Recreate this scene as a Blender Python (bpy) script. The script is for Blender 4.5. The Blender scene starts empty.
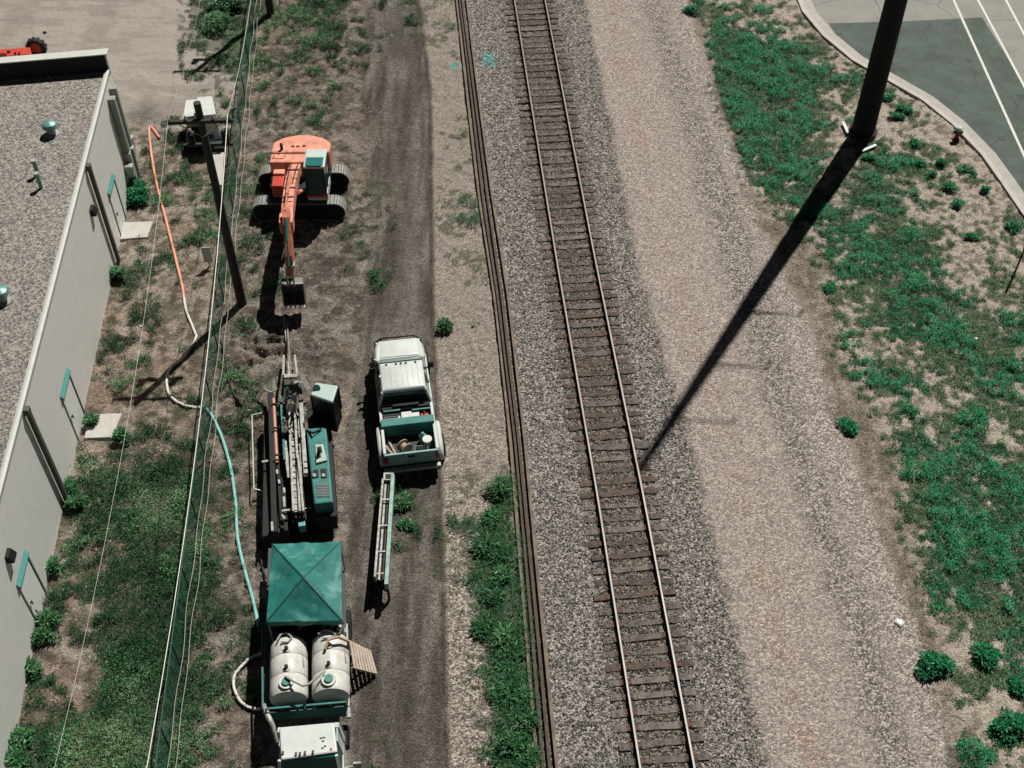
import bpy, math, random
import numpy as np
from mathutils import Vector, Matrix
R = math.radians
random.seed(7)
scene = bpy.context.scene
COL = scene.collection

# ------------------------------------------------------------------ camera
F = 1240.0; CX = 512.0; CY = 384.0; H = 33.0
PITCH = math.atan2(1377, F)
cam_d = bpy.data.cameras.new('camera')
cam = bpy.data.objects.new('camera', cam_d); COL.objects.link(cam)
cam.location = (0, 0, H); cam.rotation_euler = (math.pi/2-PITCH, 0, 0)
cam_d.sensor_width = 36; cam_d.lens = F/1024*36
cam_d.clip_start = 0.1; cam_d.clip_end = 5000
scene.camera = cam

# ------------------------------------------------------------------ light
SUN_AZ = R(59.4); SUN_EL = R(57)          # direction towards the sun, measured from +X
w = bpy.data.worlds.new('World'); scene.world = w; w.use_nodes = True
nt = w.node_tree; bg = nt.nodes['Background']
sky = nt.nodes.new('ShaderNodeTexSky'); sky.sky_type = 'NISHITA'; sky.sun_disc = False
sky.sun_elevation = SUN_EL; sky.sun_rotation = math.pi/2-SUN_AZ
sky.air_density = .2; sky.dust_density = .1; sky.ozone_density = 1.5; sky.altitude = 3000
hs = nt.nodes.new('ShaderNodeHueSaturation'); hs.inputs['Saturation'].default_value = .45
nt.links.new(sky.outputs[0], hs.inputs['Color']); nt.links.new(hs.outputs[0], bg.inputs[0]); bg.inputs[1].default_value = 0.05
sd = bpy.data.lights.new('sun', 'SUN'); sun = bpy.data.objects.new('sun', sd); COL.objects.link(sun)
sd.energy = 5.0; sd.angle = R(0.5); sd.color = (1, .96, .9)
dv = Vector((math.cos(SUN_EL)*math.cos(SUN_AZ), math.cos(SUN_EL)*math.sin(SUN_AZ), math.sin(SUN_EL)))
sun.rotation_euler = dv.to_track_quat('Z', 'Y').to_euler(); sun.location = (20, 60, 60)
scene.view_settings.view_transform = 'Standard'; scene.view_settings.look = 'None'
scene.view_settings.gamma = 1; scene.view_settings.exposure = 0.35

# ------------------------------------------------------------------ helpers
cp, sp = math.cos(PITCH), math.sin(PITCH)
def G(u, v, z=0.0):
    """ground point (at height z) that a place of the photograph shows"""
    a = (u-CX)/F; b = (v-CY)/F
    t = (H-z)/(sp+b*cp)
    return Vector((a*t, (cp-b*sp)*t, z))
def UV(x, y, z=0.0):
    Z = z-H; d = y*cp-Z*sp
    return CX+F*x/d, CY-F*(y*sp+Z*cp)/d

def noise(x, y, s, seed=0):
    x = np.asarray(x)*s; y = np.asarray(y)*s
    xi = np.floor(x).astype(np.int64); yi = np.floor(y).astype(np.int64)
    fx = x-xi; fy = y-yi; fx = fx*fx*(3-2*fx); fy = fy*fy*(3-2*fy)
    def h(a, b):
        n = (a*374761393+b*668265263+seed*1442695041) & 0xffffffff
        n = ((n ^ (n >> 13))*1274126177) & 0xffffffff
        n = ((n ^ (n >> 16))*2246822519) & 0xffffffff
        return ((n ^ (n >> 15)) & 0xffff)/65535.0
    return (h(xi, yi)*(1-fx)+h(xi+1, yi)*fx)*(1-fy)+(h(xi, yi+1)*(1-fx)+h(xi+1, yi+1)*fx)*fy
def fbm(x, y, s, seed=0, o=4):
    t = 0; a = .5; n = 0
    for i in range(o):
        t = t+a*noise(x, y, s*2**i, seed+i*17); n += a; a *= .55
    return t/n
def sstep(a, b, x):
    t = np.clip((x-a)/(b-a), 0, 1); return t*t*(3-2*t)

MATS = {}
def mat(name, col, rough=.6, metal=0., var=.2, scale=6., bump=0., dirt=None, spec=.4):
    if name in MATS: return MATS[name]
    if name != 'white_siding': col = [c*.82 for c in col]; dirt = [c*.82 for c in dirt] if dirt else None
    m = bpy.data.materials.new(name); m.use_nodes = True; n = m.node_tree; N = n.nodes; L = n.links
    b = N['Principled BSDF']; b.inputs['Roughness'].default_value = rough; b.inputs['Metallic'].default_value = metal
    b.inputs['Specular IOR Level'].default_value = spec
    tc = N.new('ShaderNodeTexCoord'); nz = N.new('ShaderNodeTexNoise'); nz.inputs['Scale'].default_value = scale
    nz.inputs['Detail'].default_value = 6; nz.inputs['Roughness'].default_value = .65
    L.new(tc.outputs['Object'], nz.inputs['Vector'])
    cr = N.new('ShaderNodeValToRGB'); L.new(nz.outputs[0], cr.inputs[0])
    lo = dirt if dirt else [c*(1-var) for c in col]
    cr.color_ramp.elements[0].position = .3; cr.color_ramp.elements[0].color = (*lo, 1)
    cr.color_ramp.elements[1].position = .58 if dirt else .7
    cr.color_ramp.elements[1].color = (*[min(1, c*(1+var*.6)) for c in col], 1)
    L.new(cr.outputs[0], b.inputs['Base Color'])
    if bump:
        bm_ = N.new('ShaderNodeBump'); bm_.inputs['Distance'].default_value = bump; bm_.inputs['Strength'].default_value = .8
        n2 = N.new('ShaderNodeTexNoise'); n2.inputs['Scale'].default_value = scale*4; n2.inputs['Detail'].default_value = 4
        L.new(tc.outputs['Object'], n2.inputs['Vector']); L.new(n2.outputs[0], bm_.inputs['Height']); L.new(bm_.outputs[0], b.inputs['Normal'])
    MATS[name] = m; return m

class MB:
    def __init__(s): s.v = []; s.f = []
    def add(s, vs, fs):
        k = len(s.v); s.v += [tuple(p) for p in vs]; s.f += [tuple(i+k for i in f) for f in fs]; return s
    def box(s, x0, x1, y0, y1, z0, z1):
        return s.add([(x0,y0,z0),(x1,y0,z0),(x1,y1,z0),(x0,y1,z0),(x0,y0,z1),(x1,y0,z1),(x1,y1,z1),(x0,y1,z1)],
                     [(0,3,2,1),(4,5,6,7),(0,1,5,4),(1,2,6,5),(2,3,7,6),(3,0,4,7)])
    def loft(s, rings, caps=True):
        n = len(rings[0]); k = len(s.v)
        for r in rings: s.v += [tuple(p) for p in r]
        for i in range(len(rings)-1):
            for j in range(n):
                a = k+i*n+j; b = k+i*n+(j+1) % n
                s.f.append((a, b, b+n, a+n))
        if caps:
            s.f.append(tuple(k+j for j in reversed(range(n)))); s.f.append(tuple(k+(len(rings)-1)*n+j for j in range(n)))
        return s
    def bar(s, p, q, w_=.05, h_=None, up=(0, 0, 1)):
        h_ = h_ or w_; p = Vector(p); q = Vector(q); d = (q-p).normalized(); u = Vector(up)
        if abs(d.dot(u)) > .98: u = Vector((1, 0, 0))
        sx = d.cross(u).normalized(); uz = sx.cross(d)
        o = [sx*a*w_/2+uz*b*h_/2 for a, b in ((-1,-1),(1,-1),(1,1),(-1,1))]
        return s.loft([[p+k for k in o], [q+k for k in o]])
    def tube(s, pts, r, seg=8, caps=True):
        pts = [Vector(p) for p in pts]; rs = r if isinstance(r, (list, tuple)) else [r]*len(pts); rings = []
        prev = None
        for i, p in enumerate(pts):
            d = (pts[min(i+1, len(pts)-1)]-pts[max(i-1, 0)]).normalized()
            if prev is None:
                u = Vector((0, 0, 1)) if abs(d.z) < .9 else Vector((1, 0, 0)); a = d.cross(u).normalized()
            else:
                a = (prev-d*prev.dot(d)).normalized()
            prev = a; b = d.cross(a)
            rings.append([p+a*rs[i]*math.cos(2*math.pi*j/seg)+b*rs[i]*math.sin(2*math.pi*j/seg) for j in range(seg)])
        return s.loft(rings, caps)
    def prism(s, poly, axis, a, b):
        f = {'x': lambda p, t: (t, p[0], p[1]), 'y': lambda p, t: (p[0], t, p[1]), 'z': lambda p, t: (p[0], p[1], t)}[axis]
        return s.loft([[f(p, a) for p in poly], [f(p, b) for p in poly]])
    def sphere(s, c, r, seg=10, rings=6, sz=1.):
        pr = []
        for i in range(1, rings):
            t = math.pi*i/rings; pr.append([(c[0]+r*math.sin(t)*math.cos(2*math.pi*j/seg), c[1]+r*math.sin(t)*math.sin(2*math.pi*j/seg), c[2]-r*sz*math.cos(t)) for j in range(seg)])
        return s.loft(pr)
    def build(s, name, m, parent=None, bevel=0, smooth=False, label=None, root=None):
        if root is not None:                       # vertices given in world space: bring them into the thing's own frame
            iv = (Matrix.Translation(root.location) @ Matrix.Rotation(root.rotation_euler[2], 4, 'Z')).inverted()
            s.v = [tuple(iv @ Vector(p)) for p in s.v]
            if parent is None: parent = root
        me = bpy.data.meshes.new(name); me.from_pydata(s.v, [], s.f); me.validate(); me.update()
        o = bpy.data.objects.new(name, me); COL.objects.link(o); me.materials.append(m)
        import bmesh
        b = bmesh.new(); b.from_mesh(me); bmesh.ops.recalc_face_normals(b, faces=b.faces); b.to_mesh(me); b.free()
        if smooth:
            for p in me.polygons: p.use_smooth = True
            me.set_sharp_from_angle(angle=R(38))
        if bevel:
            md = o.modifiers.new('bevel', 'BEVEL'); md.width = bevel; md.segments = 2; md.limit_method = 'ANGLE'; md.angle_limit = R(35)
        if parent: o.parent = parent
        if label: o['label'] = label
        return o

def tag(o, label=None, cat=None, group=None, kind=None):
    if label: o['label'] = label
    if cat: o['category'] = cat
    if group: o['group'] = group
    if kind: o['kind'] = kind
    return o
def empty(name, loc, rz, label, cat, group=None):
    o = bpy.data.objects.new(name, None); COL.objects.link(o); o.location = loc; o.rotation_euler = (0, 0, rz)
    o.empty_display_size = .3
    return tag(o, label, cat, group)
def copy_tree(o, parent=None):
    c = o.copy(); COL.objects.link(c); c.parent = parent
    for ch in list(o.children): copy_tree(ch, c)
    return c

# materials
white = mat('white_paint', (.57, .59, .56), .4, 0, .15, 3)
teal = mat('teal_paint', (.022, .16, .145), .45, 0, .3, 3, dirt=(.018, .085, .08))
black = mat('black_steel', (.009, .0095, .01), .6, 0, .3, 8, spec=.25)
rubber = mat('rubber', (.011, .011, .011), .8, 0, .3, 12)
steel = mat('worn_steel', (.3, .3, .28), .5, .5, .3, 7, dirt=(.14, .12, .1))
pale = mat('pale_metal', (.36, .37, .34), .5, .15, .2, 6, dirt=(.17, .165, .145))
orange = mat('orange_paint', (.7, .29, .21), .5, 0, .15, 3, dirt=(.42, .17, .115))
red = mat('red_paint', (.5, .06, .035), .4, 0, .2, 4)
rust = mat('rusty_steel', (.07, .05, .038), .8, .1, .35, 5, dirt=(.035, .028, .024))
glass = mat('dark_glass', (.01, .05, .045), .15, 0, .1, 2, spec=.35)
wood = mat('raw_wood', (.38, .29, .2), .8, 0, .3, 5, .004)
conc = mat('concrete', (.46, .44, .4), .9, 0, .15, 3, .006)
darkwood = mat('creosote_wood', (.045, .038, .032), .85, 0, .4, 6, .01)

# ------------------------------------------------------------------ ground
# green cover as it lies on the place, cell of 32 x 32 picture units projected on the ground
rows = [
"00000078475102000000035531000000",
"00000045256100100000009995100000",
"00000013114000000000009998500000",
"00000002142000000000007987201100",
"00000312211000200000004685343000",
"00000063332200002000000676452200",
"00000052233200300000000327565223",
"00012113200300000000000025577223",
"00042102200200100000000003668513",
"00001211000000000000000001558836",
"00011221000000000000000001756875",
"00011112000000000000000000673566",
"00023231000000000000000000247275",
"00053342000000000000000000335574",
"00357764000000000000000000027566",
"00568883000030160000000000016987",
"00338874000010283000000000015998",
"03569873000000384000000000003899",
"03489972000000196000000000001688",
"05279962000000088000000000001468",
"03168952000000079000000000002155",
"13278953000000049000000000000124",
"26688842000100049100000000000232",
"48899862000200059200000000000483"]
GR = np.zeros((24, 32))
for r_, s_ in enumerate(rows):
    for c_, ch in enumerate(s_[:32]): GR[r_, c_] = int(ch)/9
def fix(r_, c0, vals):
    for i, ch in enumerate(vals): GR[r_, c0+i] = int(ch)/9
fix(4, 3, "013312100"); fix(5, 3, "063332000"); fix(6, 3, "052332003"); fix(7, 3, "121132003"); fix(8, 3, "421022002")
fix(0, 21, "35531000000"); fix(1, 21, "09995100000"); fix(2, 21, "09998500000"); fix(3, 21, "07987211000")
fix(4, 21, "04685343000"); fix(5, 21, "01676452200"); fix(6, 21, "00327565223"); fix(7, 21, "00025577223")
fix(8, 21, "00003668513"); fix(9, 21, "00001558836"); fix(10, 21, "00001756875"); fix(11, 21, "00000673566")
fix(12, 21, "00000247275"); fix(13, 21, "00000335574"); fix(14, 21, "00000027566"); fix(15, 21, "00000016987")
fix(16, 21, "00000015998"); fix(17, 21, "00000003899"); fix(18, 21, "00000001688"); fix(19, 21, "00000001468")
fix(20, 21, "00000000155"); fix(21, 21, "00000000124"); fix(22, 21, "00000000232"); fix(23, 21, "00000000483")
for r_, c_, v_ in [(4,27,6),(5,26,5),(5,27,7),(5,28,4),(6,26,6),(6,27,8),(6,28,5),(7,26,6),(7,27,8),(7,28,9),(8,27,7),(8,28,9),(8,29,6),(9,28,8),(9,29,9),(9,30,5),(10,28,7),(10,29,9),(2,24,9),(3,24,9),(4,24,9),(5,24,8)]: GR[r_, c_] = v_/9
GR[0:13, 3:13] *= .62; GR[0, 6:8] = .9; GR[1, 7] = .75; GR[1, 6] = .4; GR[0:2, 9:11] = .6
GR[9:14, 3:9] *= .9
def green_at(x, y):
    u, v = UV(x, y)
    a = np.clip(u/32-.5, 0, 30.999); b = np.clip(v/32-.5, 0, 22.999)
    i = np.floor(a).astype(int); j = np.floor(b).astype(int); fa = a-i; fb = b-j
    g = (GR[j, i]*(1-fa)+GR[j, i+1]*fa)*(1-fb)+(GR[j+1, i]*(1-fa)+GR[j+1, i+1]*fa)*fb
    return g

def line_x(pts, v):
    """x in picture of a hand-read boundary at row v"""
    ps = sorted(pts, key=lambda p: p[1])
    return np.interp(v, [p[1] for p in ps], [p[0] for p in ps])
class Edge:
    """a boundary on the ground: world x as function of world y"""
    def __init__(s, pts):
        w_ = [G(*p) for p in pts]; w_.sort(key=lambda p: p.y)
        s.y = [p.y for p in w_]; s.x = [p.x for p in w_]
    def __call__(s, y):
        y = np.asarray(y, float); r = np.interp(y, s.y, s.x)
        k0 = (s.x[1]-s.x[0])/(s.y[1]-s.y[0]); k1 = (s.x[-1]-s.x[-2])/(s.y[-1]-s.y[-2])
        r = np.where(y < s.y[0], s.x[0]+(y-s.y[0])*k0, r)
        return np.where(y > s.y[-1], s.x[-1]+(y-s.y[-1])*k1, r)
eRoadL = Edge([(366, 0), (362, 100), (372, 250), (350, 420), (348, 600), (350, 768)])
eRoadR = Edge([(418, 0), (430, 90), (432, 300), (440, 480), (447, 768)])
eSpare = Edge([(459, 0), (483, 200), (498, 300), (514, 440), (530, 620), (543, 768)])
eBalR = Edge([(586, 0), (612, 128), (640, 270), (690, 440), (737, 640), (768, 768)])
eStrA = Edge([(640, 0), (680, 130), (725, 280), (775, 430), (830, 600), (880, 768)])
eStrB = Edge([(665, 0), (712, 130), (770, 280), (810, 430), (868, 600), (925, 768)])
eSandR = Edge([(690, 0), (722, 110), (765, 230), (815, 330), (850, 440), (893, 560), (930, 650), (958, 768)])
rail_mid = Edge([(529, 0), (575, 260), (620, 500), (666, 768)])
KERB = [(790, -40), (797, -10), (806, 12), (826, 36), (855, 60), (890, 80), (925, 100), (955, 124), (985, 155), (1005, 183), (1020, 205), (1060, 262), (1110, 340), (1180, 450)]
kerb_w = [G(*p) for p in KERB]
eWeed = Edge([(696, 10), (706, 40), (716, 95), (738, 150), (752, 190), (795, 225), (822, 265), (836, 310), (846, 370), (862, 405), (890, 450), (908, 500), (914, 560), (938, 620), (952, 700), (957, 768)])

# fine grid inside the view, coarse steps out to the horizon
def axis(a, b, st, far):
    inner = np.arange(a, b+st/2, st); out = [st]
    while sum(out) < far: out.append(out[-1]*1.22)
    c = np.cumsum(out); return np.concatenate([a-c[::-1], inner, b+c])
xs = axis(-23.5, 24, .085, 1500); ys = axis(13.6, 57.5, .085, 1500)
X, Y = np.meshgrid(xs, ys); nx, ny = len(xs), len(ys)
n1 = fbm(X, Y, .35, 3, 5); n2 = fbm(X, Y, 1.6, 9, 4); n3 = fbm(X, Y, 5.5, 21, 3); nf = noise(X, Y, 11.7, 5)
wob = (fbm(X, Y, .9, 31, 4)-.5)*.9
def lerp(c, d, t): return c*(1-t[..., None])+np.array(d)*t[..., None]
colr = np.zeros(X.shape+(3,)); colr[:] = (.235, .19, .15)
colr = lerp(colr, (.33, .285, .235), sstep(.45, .65, n1)*.6)
colr = lerp(colr, (.085, .066, .052), sstep(.5, .66, n2)*.7); colr = lerp(colr, (.27, .2, .15), sstep(.5, .7, fbm(X, Y, .6, 44, 4))*.5)
# pale dry yard north of the building
yard = sstep(42.5, 45.5, Y+wob*2+X*.1)*sstep(-11.6, -12.6, X+wob*.6+(Y-45)*.03)
yard = np.maximum(yard, sstep(42, 47, Y+wob*2)*sstep(-12.6, -14, X+wob))
colr = lerp(colr, (.385, .35, .305), yard*.9); colr = lerp(colr, (.27, .235, .2), yard*sstep(.5, .7, fbm(X, Y, .7, 19, 5))*.6); colr = lerp(colr, (.25, .22, .19), yard*sstep(.56, .66, fbm(X*.5, Y*3, .8, 29, 4))*.5)
grav = np.zeros(X.shape)                       # how stony the ground is
# gravel-rich bank between the dirt road and the loose rails
def band(l, r, s=.12, wv=.35): return sstep(-s, s, X-l(Y)+wob*wv)*sstep(-s, s, r(Y)-X+wob*wv)
road = band(eRoadL, eRoadR, .15, .5)
colr = lerp(colr, (.155, .133, .112), road*(.65+.35*n2)); colr = lerp(colr, (.075, .063, .052), road*sstep(.48, .68, fbm(X*1.6, Y*.55, .9, 61, 5))*.75)
lane = fbm(X*3.2, Y*.35, 1., 71, 5); colr = lerp(colr, (.27, .24, .205), road*sstep(.5, .68, lane)*.7); colr = lerp(colr, (.06, .052, .045), road*sstep(.46, .34, lane)*.6)
tr = np.exp(-((X-eRoadL(Y)-1.35)/.32)**2)+np.exp(-((X-eRoadR(Y)+.55)/.28)**2)
colr = lerp(colr, (.25, .225, .195), road*np.clip(tr*.5*(n2+.2), 0, .6))
seam = np.exp(-((X-eRoadR(Y)+.02)/.07)**2)*sstep(.2, .5, n2+.15)
colr = lerp(colr, (.05, .043, .037), seam*.85)
bank = sstep(-.08, .08, X-eRoadR(Y)-.1)*sstep(-.1, .1, eSpare(Y)-X)
colr = lerp(colr, (.285, .25, .212), bank*.95); grav = np.maximum(grav, bank*.55*sstep(60, 30, Y+n1*30)+bank*.25)
ball = band(eSpare, lambda y: eBalR(y)+.1, .12, .35)*sstep(-.35, .35, eBalR(Y)-X+wob*.7+(n3-.5)*.8)
colr = lerp(colr, (.2, .185, .168), ball); grav = np.maximum(grav, ball)
tie_z = np.exp(-((X-rail_mid(Y))/1.15)**4)
colr = lerp(colr, (.115, .092, .073), ball*tie_z*(.45+.6*n2))
shoulder = np.exp(-((X-eBalR(Y)+.12)/.22)**2)
colr = lerp(colr, (.15, .14, .125), shoulder*.5)
sand = band(lambda y: eBalR(y)-.35, eSandR, .3, .5)*(1-ball)*.999
colr = lerp(colr, (.345, .298, .262), sand); grav = np.maximum(grav, sand*(.32+.2*n2))
colr = lerp(colr, (.36, .26, .2), sand*np.exp(-((X-(eBalR(Y)*.6+eStrA(Y)*.4))/.35)**2)*sstep(.4, .7, n2)*.6)
strp = band(eStrA, eStrB, .45, .9)*sand
colr = lerp(colr, (.215, .195, .175), strp*.65); grav = np.maximum(grav, strp*.8)
sand2 = band(eStrB, eSandR, .3, .4); grav = np.maximum(grav, sand2*.62); colr = lerp(colr, (.32, .285, .25), sand2*.7)
edge_d = X-eSandR(Y)
dry = sstep(-.3, .2, edge_d+wob)*sstep(.6, -.6, X-eWeed(Y)+wob)
right = sstep(-.1, .3, edge_d+wob*.4)
colr = lerp(colr, (.40, .345, .285), right)
colr = lerp(colr, (.25, .21, .165), dry*.8); colr = lerp(colr, (.13, .11, .08), dry*sstep(.42, .62, fbm(X*2.2, Y*.8, 1.6, 93, 4))*.75)
colr = lerp(colr, (.13, .115, .085), right*sstep(.52, .62, fbm(X, Y, 4.2, 71, 3))*.7)
# damp and dug-up soil
def blob(u, v, r, a=1.):
    p = G(u, v); return a*np.exp(-(((X-p.x)**2+(Y-p.y)**2)/(r*r)))
damp = sum(blob(*b) for b in [(330,262,1.2,.9),(322,290,1.0,.8),(345,240,.9,.6),(340,330,1.4,.5),(300,345,1.2,.4),(395,190,.9,.5),(410,160,1,.5),(425,230,.6,.4),(330,470,1.0,.4),(325,370,1,.35),(400,50,1.2,.5),(395,25,1.3,.5),(398,95,1.2,.5),(380,290,1.5,.35),(415,700,1.2,.5),(405,740,1.2,.4),(402,640,1.,.4),(300,110,2.,.2),(235,480,.9,.4),(150,110,.9,.4),(140,120,.8,.4),(255,330,.7,.5)])
leftz = sstep(.2, -.2, X-eRoadR(Y))
colr = lerp(colr, (.075, .064, .054), np.clip(damp*(n2*1.3+.15), 0, .85)*leftz)
digz = sum(blob(*b) for b in [(250,350,1.8),(290,345,1.3),(230,400,1.8),(245,560,1.6),(225,640,2),(300,210,3),(270,120,2.4),(280,60,2.)])
colr = lerp(colr, (.31, .27, .225), np.clip(digz, 0, 1)*sstep(.5, .7, n3)*.55)
n5 = fbm(X, Y, 3.4, 81, 4)
colr = lerp(colr, (.07, .057, .046), (1-yard)*leftz*(1-road*.6)*(X < 3)*sstep(.52, .64, n5)*.7*(1-bank))
colr = lerp(colr, (.36, .315, .26), (1-yard)*leftz*(1-road)*sstep(.56, .7, fbm(X, Y, 2.6, 83, 4))*.6)
# green tint of the low growth
gd = green_at(X, Y)*sstep(.02, -.02, X-eSpare(Y)+.0)+green_at(X, Y)*sstep(-.5, .35, X-eWeed(Y)+wob*.9)
gmask = sstep(-.05, .2, gd*1.05-.42-(fbm(X, Y, .9, 77, 3)-.5)*2.4*(1-gd*.5)-(fbm(X, Y, 4.0, 78, 2)-.5)*3.0*(1-gd*.7))*(gd > .02)
colr = lerp(colr, (.05, .06, .03), gmask*.6)
# sprayed utility marks on the gravel
mk = sum(blob(*b) for b in [(455,66,.22),(488,58,.3),(489,64,.2)])
colr = lerp(colr, (.05, .42, .38), np.clip(mk*1.4, 0, 1)*sstep(.42, .6, n3)*.8)
# relief
Z = (n2-.5)*.12+(n3-.5)*.10+(nf-.5)*.05
soft = 1-.7*ball-.55*sand-.5*road-.5*yard
Z = Z*soft
Z += digz.clip(0, 1)*(n3-.5)*.2*leftz*(1-road)
Z += road*((lane-.5)*.12+(n3-.5)*.03)
rut = -(np.exp(-((X-eRoadL(Y)-1.35)/.2)**2)+np.exp(-((X-eRoadR(Y)+.55)/.2)**2))*.05*road-.07*seam
Z += rut+(noise(X, Y, 11.7, 88)-.5)*.055*grav
Z += -.10*sstep(-.2, .5, X-eBalR(Y))*(X < 30)*1.0*sstep(2.5, 1.5, X-eBalR(Y))*0
# trenches dug in front of the rig
for (u0, v0, u1, v1, r_) in [(240,325,243,345,.1),(243,345,262,352,.1),(262,352,283,352,.13),(226,372,248,360,.12),(250,362,272,356,.14),(250,340,285,340,.1)]:
    a = G(u0, v0); b = G(u1, v1); d = b-a; t = np.clip(((X-a.x)*d.x+(Y-a.y)*d.y)/d.length_squared, 0, 1)
    dd = np.hypot(X-a.x-t*d.x, Y-a.y-t*d.y+(n3-.5)*.2); Z -= .28*np.exp(-(dd/r_)**2)
inner = (np.abs(X) < 60)*(Y < 120)*(Y > -40); Z = np.where(inner, Z, 0)
# keep the soil off the paved lot
kx = np.array([p.x for p in kerb_w]); ky = np.array([p.y for p in kerb_w])
lot = X > np.interp(Y, ky[::-1], kx[::-1])-.1
Z = np.where(lot, -.06, Z)
grav = np.maximum(grav, .28*(1-yard)*leftz); grav = np.maximum(grav, .35*dry)
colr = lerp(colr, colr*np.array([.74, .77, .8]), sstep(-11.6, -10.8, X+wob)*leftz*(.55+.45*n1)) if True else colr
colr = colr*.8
me = bpy.data.meshes.new('ground')
co = np.stack([X, Y, Z], -1).reshape(-1, 3).astype(np.float32)
ii = np.arange(nx*ny).reshape(ny, nx)
q = np.stack([ii[:-1, :-1], ii[:-1, 1:], ii[1:, 1:], ii[1:, :-1]], -1).reshape(-1, 4)
me.vertices.add(len(co)); me.vertices.foreach_set('co', co.ravel())
me.loops.add(q.size); me.loops.foreach_set('vertex_index', q.ravel().astype(np.int32))
me.polygons.add(len(q)); me.polygons.foreach_set('loop_start', np.arange(0, q.size, 4, dtype=np.int32)); me.polygons.foreach_set('loop_total', np.full(len(q), 4, np.int32))
me.update(); me.validate()
ca = me.color_attributes.new('soil', 'FLOAT_COLOR', 'POINT')
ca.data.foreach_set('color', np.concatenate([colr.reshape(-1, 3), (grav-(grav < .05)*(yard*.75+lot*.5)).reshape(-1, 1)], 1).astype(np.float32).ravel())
me.polygons.foreach_set('use_smooth', np.ones(len(q), bool))
ground = bpy.data.objects.new('ground', me); COL.objects.link(ground); tag(ground, kind='structure')
m = bpy.data.materials.new('ground_soil'); m.use_nodes = True; N = m.node_tree.nodes; L = m.node_tree.links
b = N['Principled BSDF']; b.inputs['Roughness'].default_value = .95; b.inputs['Specular IOR Level'].default_value = .15
at = N.new('ShaderNodeAttribute'); at.attribute_name = 'soil'; tc = N.new('ShaderNodeTexCoord')
def math_(op, a, b_=None):
    x = N.new('ShaderNodeMath'); x.operation = op
    for i, k in enumerate((a, b_)):
        if k is None: continue
        if isinstance(k, (int, float)): x.inputs[i].default_value = k
        else: L.new(k, x.inputs[i])
    return x.outputs[0]
v1 = N.new('ShaderNodeTexVoronoi'); v1.inputs['Scale'].default_value = 19; L.new(tc.outputs['Object'], v1.inputs['Vector'])
v2 = N.new('ShaderNodeTexVoronoi'); v2.inputs['Scale'].default_value = 34; L.new(tc.outputs['Object'], v2.inputs['Vector'])
sep = N.new('ShaderNodeSeparateColor'); L.new(v1.outputs['Color'], sep.inputs[0])
sep2 = N.new('ShaderNodeSeparateColor'); L.new(v2.outputs['Color'], sep2.inputs[0])
st = math_('ADD', math_('MULTIPLY', math_('POWER', sep.outputs[0], 2.1), 2.15), math_('MULTIPLY', math_('POWER', sep2.outputs[0], 1.5), .95))   # 0..~2.6
st = math_('ADD', st, -.06)
nz = N.new('ShaderNodeTexNoise'); nz.inputs['Scale'].default_value = 13; nz.inputs['Detail'].default_value = 8; nz.inputs['Roughness'].default_value = .75
L.new(tc.outputs['Object'], nz.inputs['Vector'])
mr = N.new('ShaderNodeMapRange'); mr.inputs[1].default_value = .3; mr.inputs[2].default_value = .7; mr.inputs[3].default_value = .25; mr.inputs[4].default_value = 1.65
L.new(nz.outputs[0], mr.inputs[0])
smf = math_('MINIMUM', math_('MAXIMUM', math_('MULTIPLY', at.outputs['Alpha'], -1.0), 0.0), 1.0)
mrx = N.new('ShaderNodeMix'); L.new(smf, mrx.inputs[0]); L.new(mr.outputs[0], mrx.inputs[2]); mrx.inputs[3].default_value = 1.0
mr = mrx
mx = N.new('ShaderNodeMix'); L.new(math_('MAXIMUM', at.outputs['Alpha'], 0.0), mx.inputs[0]); L.new(mr.outputs[0], mx.inputs[2]); L.new(st, mx.inputs[3])
sc = N.new('ShaderNodeVectorMath'); sc.operation = 'SCALE'; L.new(at.outputs['Color'], sc.inputs[0]); L.new(mx.outputs[0], sc.inputs['Scale'])
L.new(sc.outputs[0], b.inputs['Base Color'])
hh = math_('ADD', math_('MULTIPLY', v1.outputs['Distance'], -1.0), math_('MULTIPLY', nz.outputs[0], 1.2))
bp = N.new('ShaderNodeBump'); bp.inputs['Distance'].default_value = .05; bp.inputs['Strength'].default_value = .8
L.new(hh, bp.inputs['Height']); L.new(bp.outputs[0], b.inputs['Normal'])
me.materials.append(m)
def gz(x, y):
    j = int(np.clip(np.searchsorted(ys, y), 0, ny-1)); i = int(np.clip(np.searchsorted(xs, x), 0, nx-1)); return float(Z[j, i])

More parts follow.
